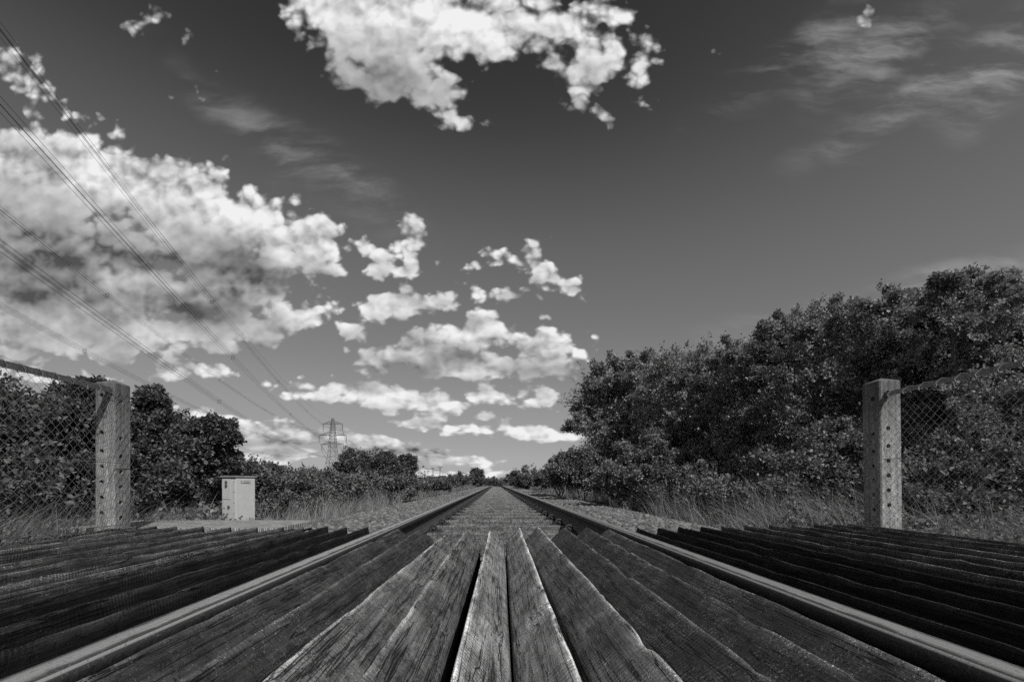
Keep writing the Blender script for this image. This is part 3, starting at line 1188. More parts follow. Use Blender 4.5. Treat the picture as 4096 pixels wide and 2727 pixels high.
# ------------------------------------------------------------------ foliage
def leaves_np(base, dirs, size, rr, tone0, tone1, tone_grp=None, fine=False):
    """one folded leaf per row: base (n,3), dirs (n,3) unit, size (n,)"""
    n = len(base)
    ref = rr.normal(0, 1, (n, 3))
    ref[:, 2] += 0.7
    # leaves hold themselves roughly level: side is horizontal-ish, so the blade's upper face looks up
    hz = np.cross(dirs, np.array([0.0, 0.0, 1.0]) + rr.normal(0, 0.45, (n, 3)))
    side = np.where((rr.rand(n) < 0.7)[:, None], hz, np.cross(dirs, ref))
    side /= np.linalg.norm(side, axis=1, keepdims=True) + 1e-9
    nor = np.cross(side, dirs)
    if fine:
        w = size * rr.uniform(0.24, 0.40, n)
        fold = size * rr.uniform(0.03, 0.14, n)
        curl = size * rr.uniform(-0.05, 0.16, n)
        a1 = base + dirs * (size * 0.30)[:, None]
        a2 = base + dirs * (size * 0.68)[:, None] - nor * (curl * 0.4)[:, None]
        tip = base + dirs * size[:, None] - nor * curl[:, None]
        up_ = nor * fold[:, None]
        co = np.stack([base, a1 + side * w[:, None] + up_, a2 + side * (w * 0.82)[:, None] + up_, tip,
                       a2 - side * (w * 0.82)[:, None] + up_, a1 - side * w[:, None] + up_], 1).reshape(-1, 3)
        k = (np.arange(n) * 6)[:, None]
        f = np.concatenate([k + np.array([[0, 1, 2, 3]]), k + np.array([[0, 3, 4, 5]])])
        if tone_grp is None:
            tone_grp = rr.rand(n)
        t = tone0 + (tone1 - tone0) * np.clip(tone_grp * 0.55 + rr.rand(n) ** 2 * 0.55, 0, 1.1)
        return co, f, np.repeat(t, 6)
    w = size * rr.uniform(0.32, 0.48, n)
    fold = size * rr.uniform(0.02, 0.16, n)
    mid = base + dirs * (size * 0.5)[:, None]
    v0 = base
    v1 = mid + side * w[:, None] + nor * fold[:, None]
    v2 = base + dirs * size[:, None] - nor * (fold * 0.7)[:, None]
    v3 = mid - side * w[:, None] + nor * fold[:, None]
    co = np.stack([v0, v1, v2, v3], 1).reshape(-1, 3)
    f = np.arange(n * 4).reshape(n, 4)
    if tone_grp is None:
        tone_grp = rr.rand(n)
    t = tone0 + (tone1 - tone0) * np.clip(tone_grp * 0.55 + rr.rand(n) ** 2 * 0.55, 0, 1.1)
    return co, f, np.repeat(t, 4)


def unit(a):
    return a / (np.linalg.norm(a, axis=1, keepdims=True) + 1e-9)


def foliage(lobes, nshoot, nleaf, leaf, seed, tone=(0.05, 0.16), up=0.35, long_frac=0.08, shoot=0.22, spread=0.35, inner=0.30, clump=0.80, fine=False, sprays=7):
    """lobes: (x,y,z,rx,ry,rz). shoots start inside the lobes and point outwards, leaves sit along them"""
    rr = np.random.RandomState(seed)
    L = np.array(lobes)
    A = (L[:, 3] * L[:, 5] + L[:, 3] * L[:, 4]) ** 1.0
    idx = rr.choice(len(L), nshoot, p=A / A.sum())
    d = unit(rr.normal(0, 1, (nshoot, 3)))
    rad = np.where(rr.rand(nshoot) < inner, rr.uniform(0.3, 0.8, nshoot), rr.uniform(0.72, 1.0, nshoot))
    c = L[idx, :3]
    r = L[idx, 3:6]
    # gather the shoots in clumps, with hollows between them
    ncl = 24
    cd = unit(rr.normal(0, 1, (len(L) * ncl, 3)))
    ci = idx * ncl + rr.randint(0, ncl, nshoot)
    pull = (rr.rand(nshoot) < clump)[:, None]
    d = np.where(pull, unit(cd[ci] + rr.normal(0, 0.15, (nshoot, 3))), d)
    crad = rr.uniform(0.74, 1.16, len(L) * ncl)[ci]
    rad = np.where(pull[:, 0], rad * crad, rad * 0.93)
    lump = 1 + 0.16 * np.sin(d[:, 0] * 5 + seed + idx) * np.cos(d[:, 2] * 6 + seed * 2) + 0.10 * np.sin(d[:, 1] * 11 + d[:, 0] * 9 + seed)
    p0 = c + d * r * (rad * lump)[:, None]
    sl = np.mean(r, axis=1) * shoot * rr.uniform(0.5, 1.3, nshoot)
    lf = rr.rand(nshoot) < long_frac
    sl = sl * np.where(lf, 2.1, 1.0)
    sd_ = unit(d * 0.8 + np.array([0, 0, up]) + rr.normal(0, spread, (nshoot, 3)))
    # leafy sprays that reach out of the crown
    ns = sprays * len(L)
    per = 26
    k0 = 0
    for _ in range(ns):
        if k0 + per > nshoot // 2:
            break
        li = rr.randint(len(L))
        dd = rr.normal(0, 1, 3)
        dd[2] = abs(dd[2]) * 0.9 - 0.15
        dd /= np.linalg.norm(dd)
        start = L[li, :3] + dd * L[li, 3:6] * 0.85
        sdir = dd * 0.8 + np.array([rr.normal(0, 0.3), rr.normal(0, 0.3), 0.25])
        sdir /= np.linalg.norm(sdir)
        ln_ = L[li, 3:6].mean() * rr.uniform(0.25, 0.62)
        tt = rr.rand(per)
        sl_ = slice(k0, k0 + per)
        p0[sl_] = start + sdir * (tt * ln_)[:, None] + np.array([0, 0, -0.35]) * (tt ** 2 * ln_)[:, None] + rr.normal(0, 0.02 * ln_ + 0.008, (per, 3))
        sd_[sl_] = unit(sdir + rr.normal(0, 0.5, (per, 3)))
        sl[sl_] = ln_ * 0.16 * (1.2 - tt)
        k0 += per
    t = rr.rand(nshoot, nleaf)
    n = nshoot * nleaf
    bend = np.array([0, 0, -0.25])
    base = p0[:, None, :] + sd_[:, None, :] * (sl[:, None] * t)[..., None] + bend * (sl[:, None] * t * t)[..., None] * 0.5
    base = base.reshape(-1, 3)
    wid = leaf * 1.1
    base = base + rr.normal(0, wid * 0.55, (n, 3))
    dirs = unit(np.repeat(sd_, nleaf, axis=0) * 0.7 + rr.normal(0, 0.6, (n, 3)))
    size = leaf * rr.uniform(0.6, 1.25, n)
    grp = np.repeat(rr.rand(nshoot), nleaf)
    ok = base[:, 2] > ground_z(base[:, 0], base[:, 1]) - 0.02
    base, dirs, size, grp = base[ok], dirs[ok], size[ok], grp[ok]
    co, f, tn = leaves_np(base, dirs, size, rr, tone[0], tone[1], grp, fine)
    # a few bare twigs along long shoots
    return co, f, tn


def limbs(root_pt, lobes, seed, r0=0.05, parent=None, name='trunk'):
    rs = random.Random(seed)
    m = MB()
    bx, by, bz = root_pt
    for k, lb in enumerate(lobes):
        tgt = Vector(lb[:3]) + Vector((rs.uniform(-.2, .2), rs.uniform(-.2, .2), 0.25)) * lb[3]
        b = Vector((bx + rs.uniform(-0.12, 0.12), by + rs.uniform(-0.12, 0.12), bz - 0.05))
        pts = []
        for i in range(7):
            t = i / 6
            p = b.lerp(tgt, t) + Vector((rs.uniform(-1, 1), rs.uniform(-1, 1), rs.uniform(-.5, .5))) * 0.05 * lb[3] * (0 if i == 0 else 1)
            p.z += 0.15 * math.sin(t * math.pi) * lb[3]
            pts.append(p)
        m.tube(pts, [r0 * (1 - 0.75 * i / 6) for i in range(7)], 6)
        for q in range(5):
            s = pts[rs.randint(2, 6)]
            e = Vector(lb[:3]) + Vector((rs.uniform(-1, 1) * lb[3], rs.uniform(-1, 1) * lb[4], rs.uniform(-0.3, 1) * lb[5])) * 0.85
            md_ = s.lerp(e, 0.5) + Vector((0, 0, 0.1 * lb[3]))
            m.tube([s, md_, e], [r0 * 0.35, r0 * 0.22, r0 * 0.08], 5)
    return m.build(name, M_BARK, parent)


def bush(kind, cat, label, lobes, nshoot, nleaf, leaf, seed, group=None, r0=0.04, **kw):
    cx = sum(l[0] for l in lobes) / len(lobes)
    cy = sum(l[1] for l in lobes) / len(lobes)
    gz = float(ground_z(cx, cy))
    root = empty(kind, (cx, cy, gz))
    co, f, tn = foliage(lobes, nshoot, nleaf, leaf, seed, **kw)
    co = co - np.array([cx, cy, gz])
    mesh_np('crown', co, f, M_LEAF, root, tone=tn)
    o = limbs((cx, cy, gz), lobes, seed, r0, root)
    o.location = (-cx, -cy, -gz)
    tag(root, label, cat, group=group)
    return root


def lb(px, py, rx, rz, Y, ryf=1.2):
    """lobe whose centre is seen at px,py of the 2355 px wide view at depth Y"""
    k = Y / S
    return ((px - 1141.3) * k, Y, CH - (py - 1111.4) * k, rx * k, rx * k * ryf, rz * k)


def build_bushes():
    H = 'hedgerow trees right of the track'
    right = [
        ('tall hawthorn tree with a leaning leafy edge, leftmost of the right hedgerow', 13.0,
         [(1425, 925, 95, 95), (1405, 1010, 85, 70), (1385, 950, 60, 80), (1470, 1040, 90, 60), (1480, 880, 70, 60)], 5200, 22, 0.070),
        ('hawthorn tree with a ragged flat top, second from the left in the right hedgerow', 10.8,
         [(1560, 910, 95, 90), (1600, 1010, 110, 90), (1520, 1060, 90, 60), (1640, 870, 60, 60)], 4600, 22, 0.062),
        ('hawthorn tree with drooping tip over the grass, third in the right hedgerow', 9.0,
         [(1720, 870, 90, 85), (1740, 980, 110, 100), (1700, 1080, 110, 70), (1790, 830, 60, 65)], 4600, 22, 0.055),
        ('dense rounded hedgerow tree just left of the right concrete post', 7.6,
         [(1860, 810, 95, 95), (1880, 950, 130, 120), (1850, 1090, 130, 80), (1940, 780, 60, 65)], 5000, 22, 0.048),
        ('dense hedgerow tree rising behind the right concrete post', 6.5,
         [(2030, 770, 90, 90), (2050, 920, 130, 130), (2030, 1090, 140, 90), (2110, 740, 60, 60)], 5200, 22, 0.043),
        ('tallest hedgerow tree with two forked sprays on top, right of the right concrete post', 5.6,
         [(2200, 760, 95, 95), (2215, 920, 130, 130), (2200, 1090, 140, 90), (2215, 675, 34, 40), (2175, 650, 18, 16), (2290, 665, 28, 26)], 5200, 22, 0.040),
        ('hedgerow tree cut by the right edge of the photo, behind the chain link fence', 5.1,
         [(2365, 790, 95, 95), (2370, 930, 130, 140), (2360, 1100, 140, 100), (2500, 880, 120, 160)], 5000, 22, 0.040)]
    for i, (lab, Y, L, ns, nl, lf) in enumerate(right):
        lobes = [lb(a, b, c, d, Y + random.Random(i * 9 + k).uniform(-0.3, 0.5), 1.15) for k, (a, b, c, d) in enumerate(L)]
        bush('hedgerow_tree', 'tree', lab, lobes, ns, nl, lf * 0.92, 100 + i, group=H, fine=(Y < 8), r0=0.06, tone=(0.09, 0.27), long_frac=0.14, sprays=22)
    # undergrowth below the hedge, right
    G = 'low bramble thickets below the right hedgerow'
    ur = [('low bramble thicket at the foot of the leftmost right hedgerow tree', 11.5, [(1310, 1085, 48, 34), (1370, 1090, 60, 40), (1345, 1060, 40, 25)], 2000, 20, 0.055),
          ('spreading bramble thicket below the second and third right hedgerow trees', 8.2, [(1450, 1110, 90, 50), (1590, 1130, 110, 60), (1500, 1060, 50, 60)], 2400, 20, 0.05),
          ('bramble thicket left of the right concrete post, behind the dry grass', 5.8, [(1800, 1130, 120, 80), (1920, 1080, 90, 110), (1660, 1150, 80, 40)], 2800, 20, 0.042),
          ('bramble thicket behind the chain link fence on the right', 4.5, [(2150, 1150, 130, 90), (2310, 1090, 130, 130)], 2800, 20, 0.038)]
    for i, (lab, Y, L, ns, nl, lf) in enumerate(ur):
        bush('bramble_thicket', 'bush', lab, [lb(a, b, c, d, Y, 0.8) for a, b, c, d in L], ns, nl, lf, 140 + i, group=G, fine=(Y < 6), r0=0.015, tone=(0.05, 0.20))
    # right, far
    bush('shrub', 'bush', 'small rounded shrub right of the far rails', [lb(1212, 1096, 30, 20, 34), lb(1190, 1104, 24, 10, 34), lb(1236, 1104, 28, 12, 34), lb(1212, 1108, 40, 9, 34)],
         1200, 18, 0.11, 160, tone=(0.05, 0.16))
    bush('shrub', 'bush', 'twiggy shrub between the small rounded shrub and the tall hedgerow on the right',
         [lb(1290, 1082, 30, 34, 20), lb(1262, 1100, 26, 18, 20), lb(1320, 1090, 34, 34, 20)], 1300, 20, 0.075, 161, tone=(0.05, 0.16))
    bush('shrub', 'bush', 'tiny far shrub in the gap where the rails vanish', [lb(1134, 1106, 13, 7, 95), lb(1122, 1109, 10, 5, 95), lb(1150, 1110, 10, 4, 95)],
         260, 14, 0.22, 162, tone=(0.05, 0.15), r0=0.1)
    # left, far
    bush('small_tree', 'tree', 'small leaning tree left of the far rails', [lb(1100, 1096, 17, 13, 58), lb(1095, 1088, 9, 7, 58), lb(1098, 1106, 20, 8, 58)], 500, 16, 0.17, 163, tone=(0.04, 0.13))
    bush('shrub', 'bush', 'low far shrub left of the small leaning tree', [lb(1064, 1103, 26, 12, 46), lb(1040, 1108, 24, 10, 46)], 700, 16, 0.14, 164, tone=(0.05, 0.16))
    bush('shrub', 'bush', 'low far shrub beneath the telegraph poles', [lb(1000, 1108, 30, 9, 40), lb(975, 1110, 26, 8, 40)], 600, 16, 0.12, 165, tone=(0.05, 0.15))
    bush('hawthorn_bush', 'bush', 'dark hawthorn bush with upright sprays, right of the pylon',
         [lb(838, 1078, 54, 34, 15), lb(815, 1062, 26, 20, 15), lb(905, 1082, 44, 30, 15.3), lb(885, 1058, 20, 14, 15.2), lb(935, 1068, 18, 16, 15.4), lb(870, 1100, 80, 22, 15)],
         3000, 22, 0.068, 166, tone=(0.04, 0.13), long_frac=0.2, up=0.3)
    # bank of bramble, left middle distance
    G = 'bramble thickets along the left bank'
    bl = [('bramble thicket on the left bank just right of the trackside cabinet', 7.6, [(640, 1125, 70, 42), (700, 1135, 60, 34)], 2600, 20, 0.042),
          ('bramble thicket on the left bank in front of the pylon foot', 9.2, [(735, 1118, 60, 32), (785, 1125, 55, 28)], 2200, 20, 0.045),
          ('bramble thicket on the left bank in front of the dark hawthorn bush', 11.5, [(850, 1122, 70, 24), (920, 1122, 60, 20)], 1800, 20, 0.05),
          ('farthest bramble thicket on the left bank, below the telegraph poles', 18.0, [(975, 1116, 34, 11), (1020, 1114, 30, 9)], 1000, 18, 0.06)]
    for i, (lab, Y, L, ns, nl, lf) in enumerate(bl):
        bush('bramble_thicket', 'bush', lab, [lb(a, b, c, d, Y, 1.0) for a, b, c, d in L], ns, nl, lf, 170 + i, group=G, r0=0.015, tone=(0.055, 0.19), inner=0.2)
    # big bushes left
    bush('leafy_bush', 'bush', 'large leaved bush behind the left chain link fence, cut by the left edge',
         [lb(60, 1010, 130, 105, 4.7), lb(-60, 1020, 120, 110, 4.7), lb(190, 975, 66, 66, 4.6), lb(120, 1120, 150, 80, 4.5), lb(205, 900, 20, 14, 4.6)],
         3400, 22, 0.050, 180, tone=(0.03, 0.13), up=0.25, fine=True)
    bush('leafy_bush', 'bush', 'large leaved bush right of the left concrete post with sprays against the clouds',
         [lb(335, 1015, 72, 76, 5.2), lb(410, 1022, 54, 52, 5.3), lb(355, 925, 20, 26, 5.2), lb(350, 1110, 120, 90, 5.1), lb(450, 1010, 46, 30, 5.4), lb(470, 1080, 60, 60, 5.5),
          lb(495, 985, 32, 10, 5.4), lb(510, 1008, 28, 9, 5.4)],
         4600, 22, 0.042, 181, tone=(0.035, 0.15), up=0.2, long_frac=0.16, fine=True, sprays=12)
    bush('bramble_thicket', 'bush', 'low bramble thicket behind the trackside cabinet',
         [lb(500, 1110, 70, 42, 6.2), lb(570, 1105, 60, 34, 6.4), lb(600, 1140, 60, 50, 6.4)], 2400, 20, 0.040, 182, tone=(0.05, 0.17))
    # arching bare twigs above the cabinet
    rs = random.Random(8)
    m = MB()
    b0 = at(975, 1900, 6.6)
    for k in range(26):
        a = rs.uniform(-0.9, 0.9)
        L = rs.uniform(0.2, 0.48)
        s = b0 + Vector((rs.uniform(-0.12, 0.12), rs.uniform(-0.1, 0.1), -0.1))
        pts = [s + Vector((math.sin(a * t) * L * t * 1.2, 0.1 * t * a, math.cos(a * t * 0.8) * L * t)) for t in (0, 0.25, 0.5, 0.75, 1.0)]
        m.tube(pts, [0.004, 0.0032, 0.0026, 0.002, 0.001], 4)
        for q in range(3):
            t0 = pts[rs.randint(2, 3)]
            m.tube([t0, t0 + Vector((rs.uniform(-.07, .07), 0, rs.uniform(0.03, .09)))], [0.0018, 0.001], 4)
    m.box((b0.x, b0.y, b0.z - 0.32), (0.03, 0.03, 0.5))
    o = m.build('twiggy_shrub', M_BARK)
    tag(o, 'sprig of bare arching twigs against the sky behind the trackside cabinet', 'bush')


# ------------------------------------------------------------------ grass
def grass(name, label, spots, seed, kind='stuff', cat='grass'):
    """spots: (n, x0, x1, y0, y1, h0, h1, lean, tone0, tone1)"""
    rr = np.random.RandomState(seed)
    CO, FC, TN = [], [], []
    off = 0
    for (n, x0, x1, y0, y1, h0, h1, lean, t0, t1) in spots:
        # tufts
        nt = max(n // 14, 1)
        tx, ty = rr.uniform(x0, x1, nt), rr.uniform(y0, y1, nt)
        tl = rr.uniform(-1, 1, nt) * 0.5 + lean
        ti = rr.randint(0, nt, n)
        x = tx[ti] + rr.normal(0, 0.05, n)
        y = ty[ti] + rr.normal(0, 0.05, n)
        z = ground_z(x, y) - 0.02
        h = rr.uniform(h0, h1, n)
        lx = h * (tl[ti] + rr.normal(0, 0.35, n)) * 0.8
        ly = h * rr.normal(-0.05, 0.35, n)
        w = rr.uniform(0.0012, 0.0030, n) * (1 + y * 0.06)
        ph = rr.rand(n) * math.pi
        wx, wy = np.cos(ph) * w, np.sin(ph) * w * 0.6
        seg = 5
        vs = []
        for s in range(seg + 1):
            t = s / seg
            ww = 1 - t * 0.85
            cx = x + lx * t ** 1.7
            cy = y + ly * t ** 1.7
            cz = z + h * (t - 0.28 * np.abs(lx / h) * t ** 3)
            vs.append(np.stack([cx - wx * ww, cy - wy * ww, cz], 1))
            vs.append(np.stack([cx + wx * ww, cy + wy * ww, cz], 1))
        co = np.stack(vs, 1).reshape(-1, 3)
        k = 2 * (seg + 1)
        b = (np.arange(n) * k)[:, None, None]
        q = np.array([[2 * s, 2 * s + 1, 2 * s + 3, 2 * s + 2] for s in range(seg)])[None]
        f = (b + q).reshape(-1, 4) + off
        off += len(co)
        CO.append(co)
        FC.append(f)
        TN.append(np.repeat(rr.uniform(t0, t1, n), k))
    o = mesh_np(name, np.concatenate(CO), np.concatenate(FC), M_GRASS, tone=np.concatenate(TN))
    tag(o, label, cat, kind=kind)


def ground_leaves():
    """low leafy ground cover on both banks"""
    rr = np.random.RandomState(77)
    B, D, Sz = [], [], []
    for (n, x0, x1, y0, y1, h) in ((26000, -7.0, -2.15, 4.2, 16, 0.22), (12000, -9, -2.3, 14, 45, 0.4), (24000, 2.5, 6.0, 3.6, 14, 0.2), (9000, 2.8, 7, 14, 45, 0.5),
                                   (7000, -5.5, -2.7, 1.2, 4.4, 0.10), (7000, 2.85, 5.5, 1.2, 4.0, 0.12)):
        x = rr.uniform(x0, x1, n)
        y = y0 + (y1 - y0) * rr.rand(n) ** 1.3
        lump = 0.55 + 0.45 * np.sin(x * 2.3 + 1) * np.sin(y * 1.7)
        edge = sstep(0, 0.7, np.minimum(np.abs(x - (x1 if x1 < 0 else x0)), 0.7))
        z = ground_z(x, y) + rr.rand(n) * h * lump * (0.25 + 0.75 * edge)
        B.append(np.stack([x, y, z], 1))
        D.append(unit(rr.normal(0, 1, (n, 3)) + np.array([0, 0, 0.3])))
        Sz.append((0.022 + 0.018 * rr.rand(n)) * (1 + y * 0.05))
    B, D, Sz = map(np.concatenate, (B, D, Sz))
    co, f, tn = leaves_np(B, D, Sz, rr, 0.05, 0.18)
    o = mesh_np('ground_cover', co, f, M_LEAF, tone=tn)
    tag(o, 'low leafy weeds and ivy covering the ground on both banks', 'undergrowth', kind='stuff')


def build_grass():
    grass('dry_grass', 'long dry grass on the left bank beside the ballast and round the cabinet', [
        (900, -3.6, -2.1, 4.9, 7.0, 0.18, 0.50, 0.1, 0.20, 0.50),
        (1500, -3.4, -2.0, 6.0, 10.0, 0.15, 0.50, 0.15, 0.18, 0.48),
        (2200, -4.6, -2.2, 9, 22, 0.2, 0.6, 0.1, 0.18, 0.45),
        (1500, -6, -2.6, 20, 50, 0.3, 0.8, 0.1, 0.18, 0.45),
        (260, -2.75, -2.2, 4.15, 4.35, 0.05, 0.15, 0.3, 0.16, 0.4),
        (700, -3.5, -2.2, 4.3, 5.6, 0.06, 0.20, 0.3, 0.16, 0.42)], 21)
    grass('dry_grass', 'long dry grass leaning behind the left chain link fence', [
        (1300, -4.6, -2.75, 2.3, 4.3, 0.12, 0.38, 0.9, 0.13, 0.34),
        (500, -3.3, -2.6, 2.6, 3.9, 0.08, 0.25, 0.8, 0.13, 0.34)], 22)
    grass('dry_grass', 'long dry grass leaning out of the right hedgerow towards the ballast', [
        (1500, 2.2, 3.6, 3.4, 5.6, 0.12, 0.55, -0.8, 0.13, 0.40),
        (1600, 2.3, 3.9, 5.0, 9.0, 0.2, 0.75, -0.6, 0.12, 0.36),
        (900, 2.6, 4.2, 8.5, 16, 0.3, 0.9, -0.3, 0.12, 0.34),
        (500, 2.9, 4.4, 2.4, 3.6, 0.1, 0.35, -0.3, 0.10, 0.28)], 23)


def build_far_hedge():
    """wooded line along the horizon"""
    rr = np.random.RandomState(31)
    n = 26000
    ang = rr.uniform(-1.05, 1.05, n)
    R = rr.uniform(150, 240, n)
    x, y = R * np.tan(ang) * 0.9, R
    hgt = 1.6 + 1.4 * (np.sin(x * 0.05) * np.sin(x * 0.013 + 1) + 0.6 * np.sin(x * 0.23))
    z = -0.35 + rr.rand(n) * np.maximum(hgt, 0.5)
    co, f, tn = leaves_np(np.stack([x, y, z], 1), unit(rr.normal(0, 1, (n, 3))), rr.uniform(0.8, 1.6, n), rr, 0.05, 0.13)
    o = mesh_np('far_hedge', co, f, M_LEAF, tone=tn)
    tag(o, 'low wooded hedge line along the far horizon', 'hedge', kind='stuff')


# ------------------------------------------------------------------ pylon and lines
PY = 300.0
LD = Vector((0.2625, -1, 0)).normalized()         # along the line, towards the camera side
ACR = Vector((LD.y, -LD.x, 0)) * -1               # across the line, roughly +x
if ACR.x < 0:
    ACR = -ACR


def build_pylon():
    base = at(1331, 1933, PY)
    gx = base.x
    K = PY / F
    zof = lambda py: CH + (VY - py) * K
    ztop = zof(1672)
    arms = [(zof(1694.5), 38.5 * K), (zof(1740), 54.5 * K), (zof(1777), 44 * K)]
    root = empty('electricity_pylon', (gx, PY, 0))
    m = MB()
    levels = [(0.0, 33 * K), (zof(1885), 27 * K), (zof(1834), 17.5 * K), (zof(1777), 12 * K), (zof(1740), 9.5 * K), (zof(1694.5), 6.5 * K), (ztop, 3.2 * K)]

    def half(z):
        for (z0, h0), (z1, h1) in zip(levels[:-1], levels[1:]):
            if z0 <= z <= z1:
                return h0 + (h1 - h0) * (z - z0) / (z1 - z0)
        return levels[-1][1]
    th = 0.15

    def corner(sx, sy, z):
        h = half(z)
        return Vector((sx * h, sy * h, z))
    for sx in (-1, 1):
        for sy in (-1, 1):
            m.tube([corner(sx, sy, z) for z, _ in levels], th, 4)
    zs = [0.0, zof(1885)]
    z = zof(1885)
    while z < ztop - 1.2:
        z += max(half(z) * 1.25, 1.3)
        zs.append(min(z, ztop))
    for a, b in zip(zs[:-1], zs[1:]):
        for (p, q) in (((-1, -1), (1, -1)), ((1, -1), (1, 1)), ((1, 1), (-1, 1)), ((-1, 1), (-1, -1))):
            m.tube([corner(*p, a), corner(*q, b)], th * 0.55, 3)
            m.tube([corner(*q, a), corner(*p, b)], th * 0.55, 3)
            m.tube([corner(*p, b), corner(*q, b)], th * 0.5, 3)
    m.build('lattice_tower', M_PYL, root)
    for (za, ha) in arms:
        for s in (-1, 1):
            a = MB()
            h = half(za)
            tip = Vector((s * ha, 0, za))
            for sy in (-1, 1):
                a.tube([Vector((s * h, sy * h, za)), tip], 0.13, 4)
                a.tube([Vector((s * h, sy * h, za + 1.9)), tip], 0.11, 4)
            for t in (0.25, 0.5, 0.75):
                for sy in (-1, 1):
                    lo = Vector((s * h, sy * h, za)).lerp(tip, t)
                    hi = Vector((s * h, sy * h, za + 1.9)).lerp(tip, t)
                    lo2 = Vector((s * h, sy * h, za)).lerp(tip, max(t - 0.25, 0))
                    a.tube([lo, hi], 0.06, 3)
                    a.tube([lo2, hi], 0.06, 3)
            a.build('cross_arm', M_PYL, root)
            i = MB()
            i.tube([tip, tip - Vector((0, 0, 3.8))], 0.16, 5)
            for k in range(12):
                i.tube([tip - Vector((0, 0, 0.5 + k * 0.25)), tip - Vector((0, 0, 0.56 + k * 0.25))], 0.22, 6)
            i.build('insulator', M_CABLE, root)
    tag(root, 'steel lattice electricity pylon with three pairs of arms beyond the left bushes', 'pylon')
    # lines
    near = Vector((gx, PY, 0)) + LD * 345
    farp = Vector((gx, PY, 0)) + Vector((-0.2625 * 1.03, 1, 0)).normalized() * 300

    def span(a, b, sag, n):
        return [a.lerp(b, t) - Vector((0, 0, 4 * sag * t * (1 - t))) for t in np.linspace(0, 1, n)]
    side = Vector((1, 0.2625, 0)).normalized()
    names = [('top', 0), ('middle', 1), ('bottom', 2)]
    for (nm, k) in names:
        za, ha = arms[k]
        for s, sn in ((-1, 'left'), (1, 'right')):
            a = Vector((gx + s * ha, PY, za - 3.9))
            b = near + side * (s * ha) + Vector((0, 0, za - 3.9 + LINE_DZ))
            c = farp + side * (s * ha) + Vector((0, 0, za - 3.9))
            root = empty('conductor_bundle', a)
            for (dx, dz) in ((-0.2, 0), (0.2, 0), (-0.2, -0.4), (0.2, -0.4)):
                o_ = Vector((dx, 0, dz))
                m = MB()
                pts = [p + o_ - a for p in span(a, b, SAG, 60)]
                ptf = [p + o_ - a for p in span(a, c, 9, 24)]
                m.tube(pts, 0.015, 4, cap=False)
                m.tube(ptf, 0.03, 3, cap=False)
                m.build('conductor', M_CABLE, root)
            sp = MB()
            for t in np.linspace(0.08, 0.97, 8):
                pc = a.lerp(b, t) - Vector((0, 0, 4 * SAG * t * (1 - t))) - a
                ring = [pc + Vector((dx, 0, dz)) for dx, dz in ((-0.2, 0), (0.2, 0), (0.2, -0.4), (-0.2, -0.4), (-0.2, 0))]
                sp.tube(ring, 0.028, 4)
            sp.build('spacer', M_CABLE, root)
            tag(root, '%s %s bundle of four power line wires sagging from the pylon overhead' % (nm, sn), 'power line',
                group='power line bundles strung from the pylon')
    a = Vector((gx, PY, ztop))
    b = near + Vector((0, 0, ztop + LINE_DZ))
    m = MB()
    m.tube([p - a for p in span(a, b, SAG * 0.9, 60)], 0.022, 4, cap=False)
    m.tube([p - a for p in span(a, farp + Vector((0, 0, ztop)), 8, 20)], 0.03, 3, cap=False)
    o = m.build('earth_wire', M_CABLE)
    o.location = a
    tag(o, 'single thin earth wire running from the very top of the pylon', 'power line')


SAG, LINE_DZ = 11.0, -2.0


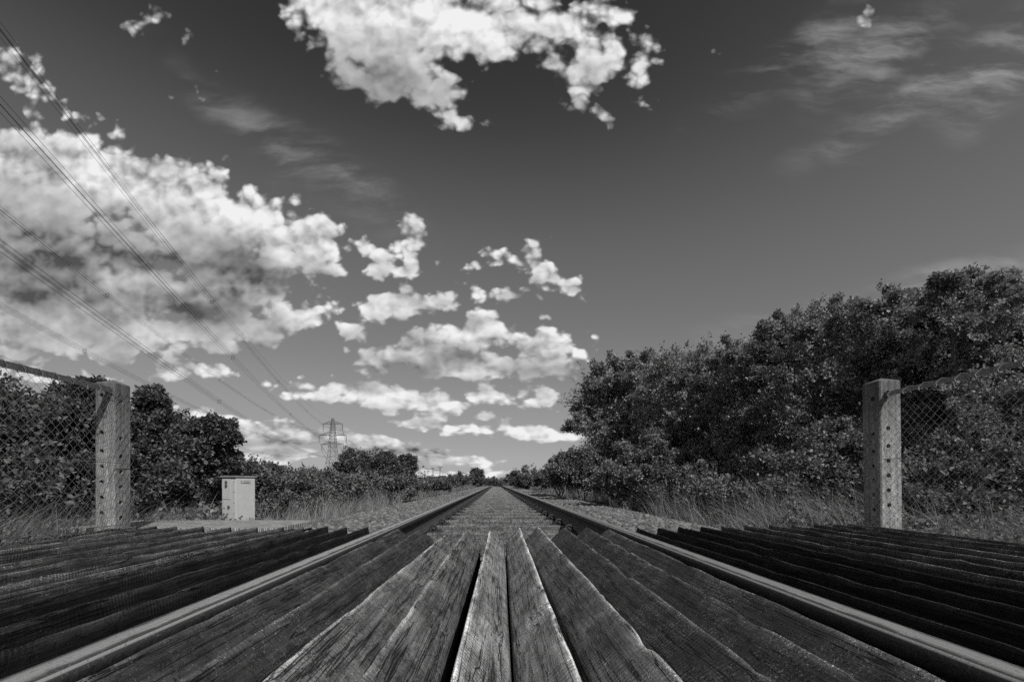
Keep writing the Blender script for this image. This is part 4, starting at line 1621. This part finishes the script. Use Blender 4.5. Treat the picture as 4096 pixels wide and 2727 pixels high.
def build_poles():
    G = 'telegraph poles beyond the left hedge'
    sp = [(1659, 1831, 150, 14.0, 'tallest telegraph pole with hanging insulators, just right of the dark hawthorn bush', True),
          (1732, 1872, 235, 7, 'telegraph pole with a short crossarm, second from the right', False),
          (1760, 1868, 215, 10, 'rightmost telegraph pole with a wide crossarm and a stay wire', False),
          (1712, 1883, 280, 6, 'telegraph pole with a leaning brace, third from the right', False),
          (1697, 1897, 330, 6, 'smallest telegraph pole, left of the braced one', False)]
    tops = []
    for (px, py, Y, aw, lab, big) in sp:
        p = at(px, py, Y)
        root = empty('telegraph_pole', (p.x, Y, -0.3))
        h = p.z + 0.3
        m = MB()
        m.tube([(0, 0, 0), (0, 0, h)], [0.2, 0.15], 6)
        m.build('pole', M_POLE, root)
        m = MB()
        hw = aw / F * Y * 0.9
        m.box((0, 0, h - 0.15), (2 * hw, 0.2, 0.2))
        m.build('crossarm', M_POLE, root)
        m = MB()
        for q in (-1, -0.4, 0.4, 1):
            m.cyl((q * hw * 0.95, 0, h - 0.05), (0, 0, 1), 0.09, 0.35, 6)
        m.build('insulator', M_POLE, root)
        if big:
            m = MB()
            m.box((0.9, 0, h * 0.62), (0.9, 0.5, 1.5))
            m.build('transformer', M_GALV, root)
        if aw == 10:
            m = MB()
            m.tube([(0.1, 0, h - 0.8), (2.4, 0, h - 5.2)], 0.04, 4)
            m.build('stay_wire', M_CABLE, root)
        if px == 1712:
            m = MB()
            m.tube([(-0.1, 0, h - 3.0), (-4.2, 0, h - 6.0)], 0.12, 5)
            m.build('brace', M_POLE, root)
        tag(root, lab, 'telegraph pole', group=G)
        tops.append((Vector((p.x, Y, p.z)), hw))
    order = [0, 1, 2]
    for (i, j, sag, lab) in ((0, 1, 1.8, 'telegraph wires sagging from the tallest telegraph pole to the short armed one'),
                             (1, 2, 1.4, 'telegraph wires hanging between the two rightmost telegraph poles')):
        (a, ha), (b, hb) = tops[i], tops[j]
        m = MB()
        for q in (-0.9, 0.1, 0.9):
            p0 = a + Vector((q * ha, 0, 0))
            p1 = b + Vector((q * hb, 0, 0))
            m.tube([p0.lerp(p1, t) - a - Vector((0, 0, 4 * sag * t * (1 - t))) for t in np.linspace(0, 1, 14)], 0.035, 4, cap=False)
        o = m.build('telegraph_wire', M_CABLE)
        o.location = a
        tag(o, lab, 'wire', group='telegraph wires')


build_ground()
build_ballast()
build_rail(-0.669 - 0.036, 'worn steel rail with a bright pitted head, left of the centre timbers')
build_rail(0.765 + 0.036, 'worn steel rail with a bright smooth head, right of the centre timbers')
build_timbers()
build_sleepers()
build_fences()
build_cabinet()
build_bushes()
ground_leaves()
build_grass()
build_far_hedge()
build_pylon()
build_poles()
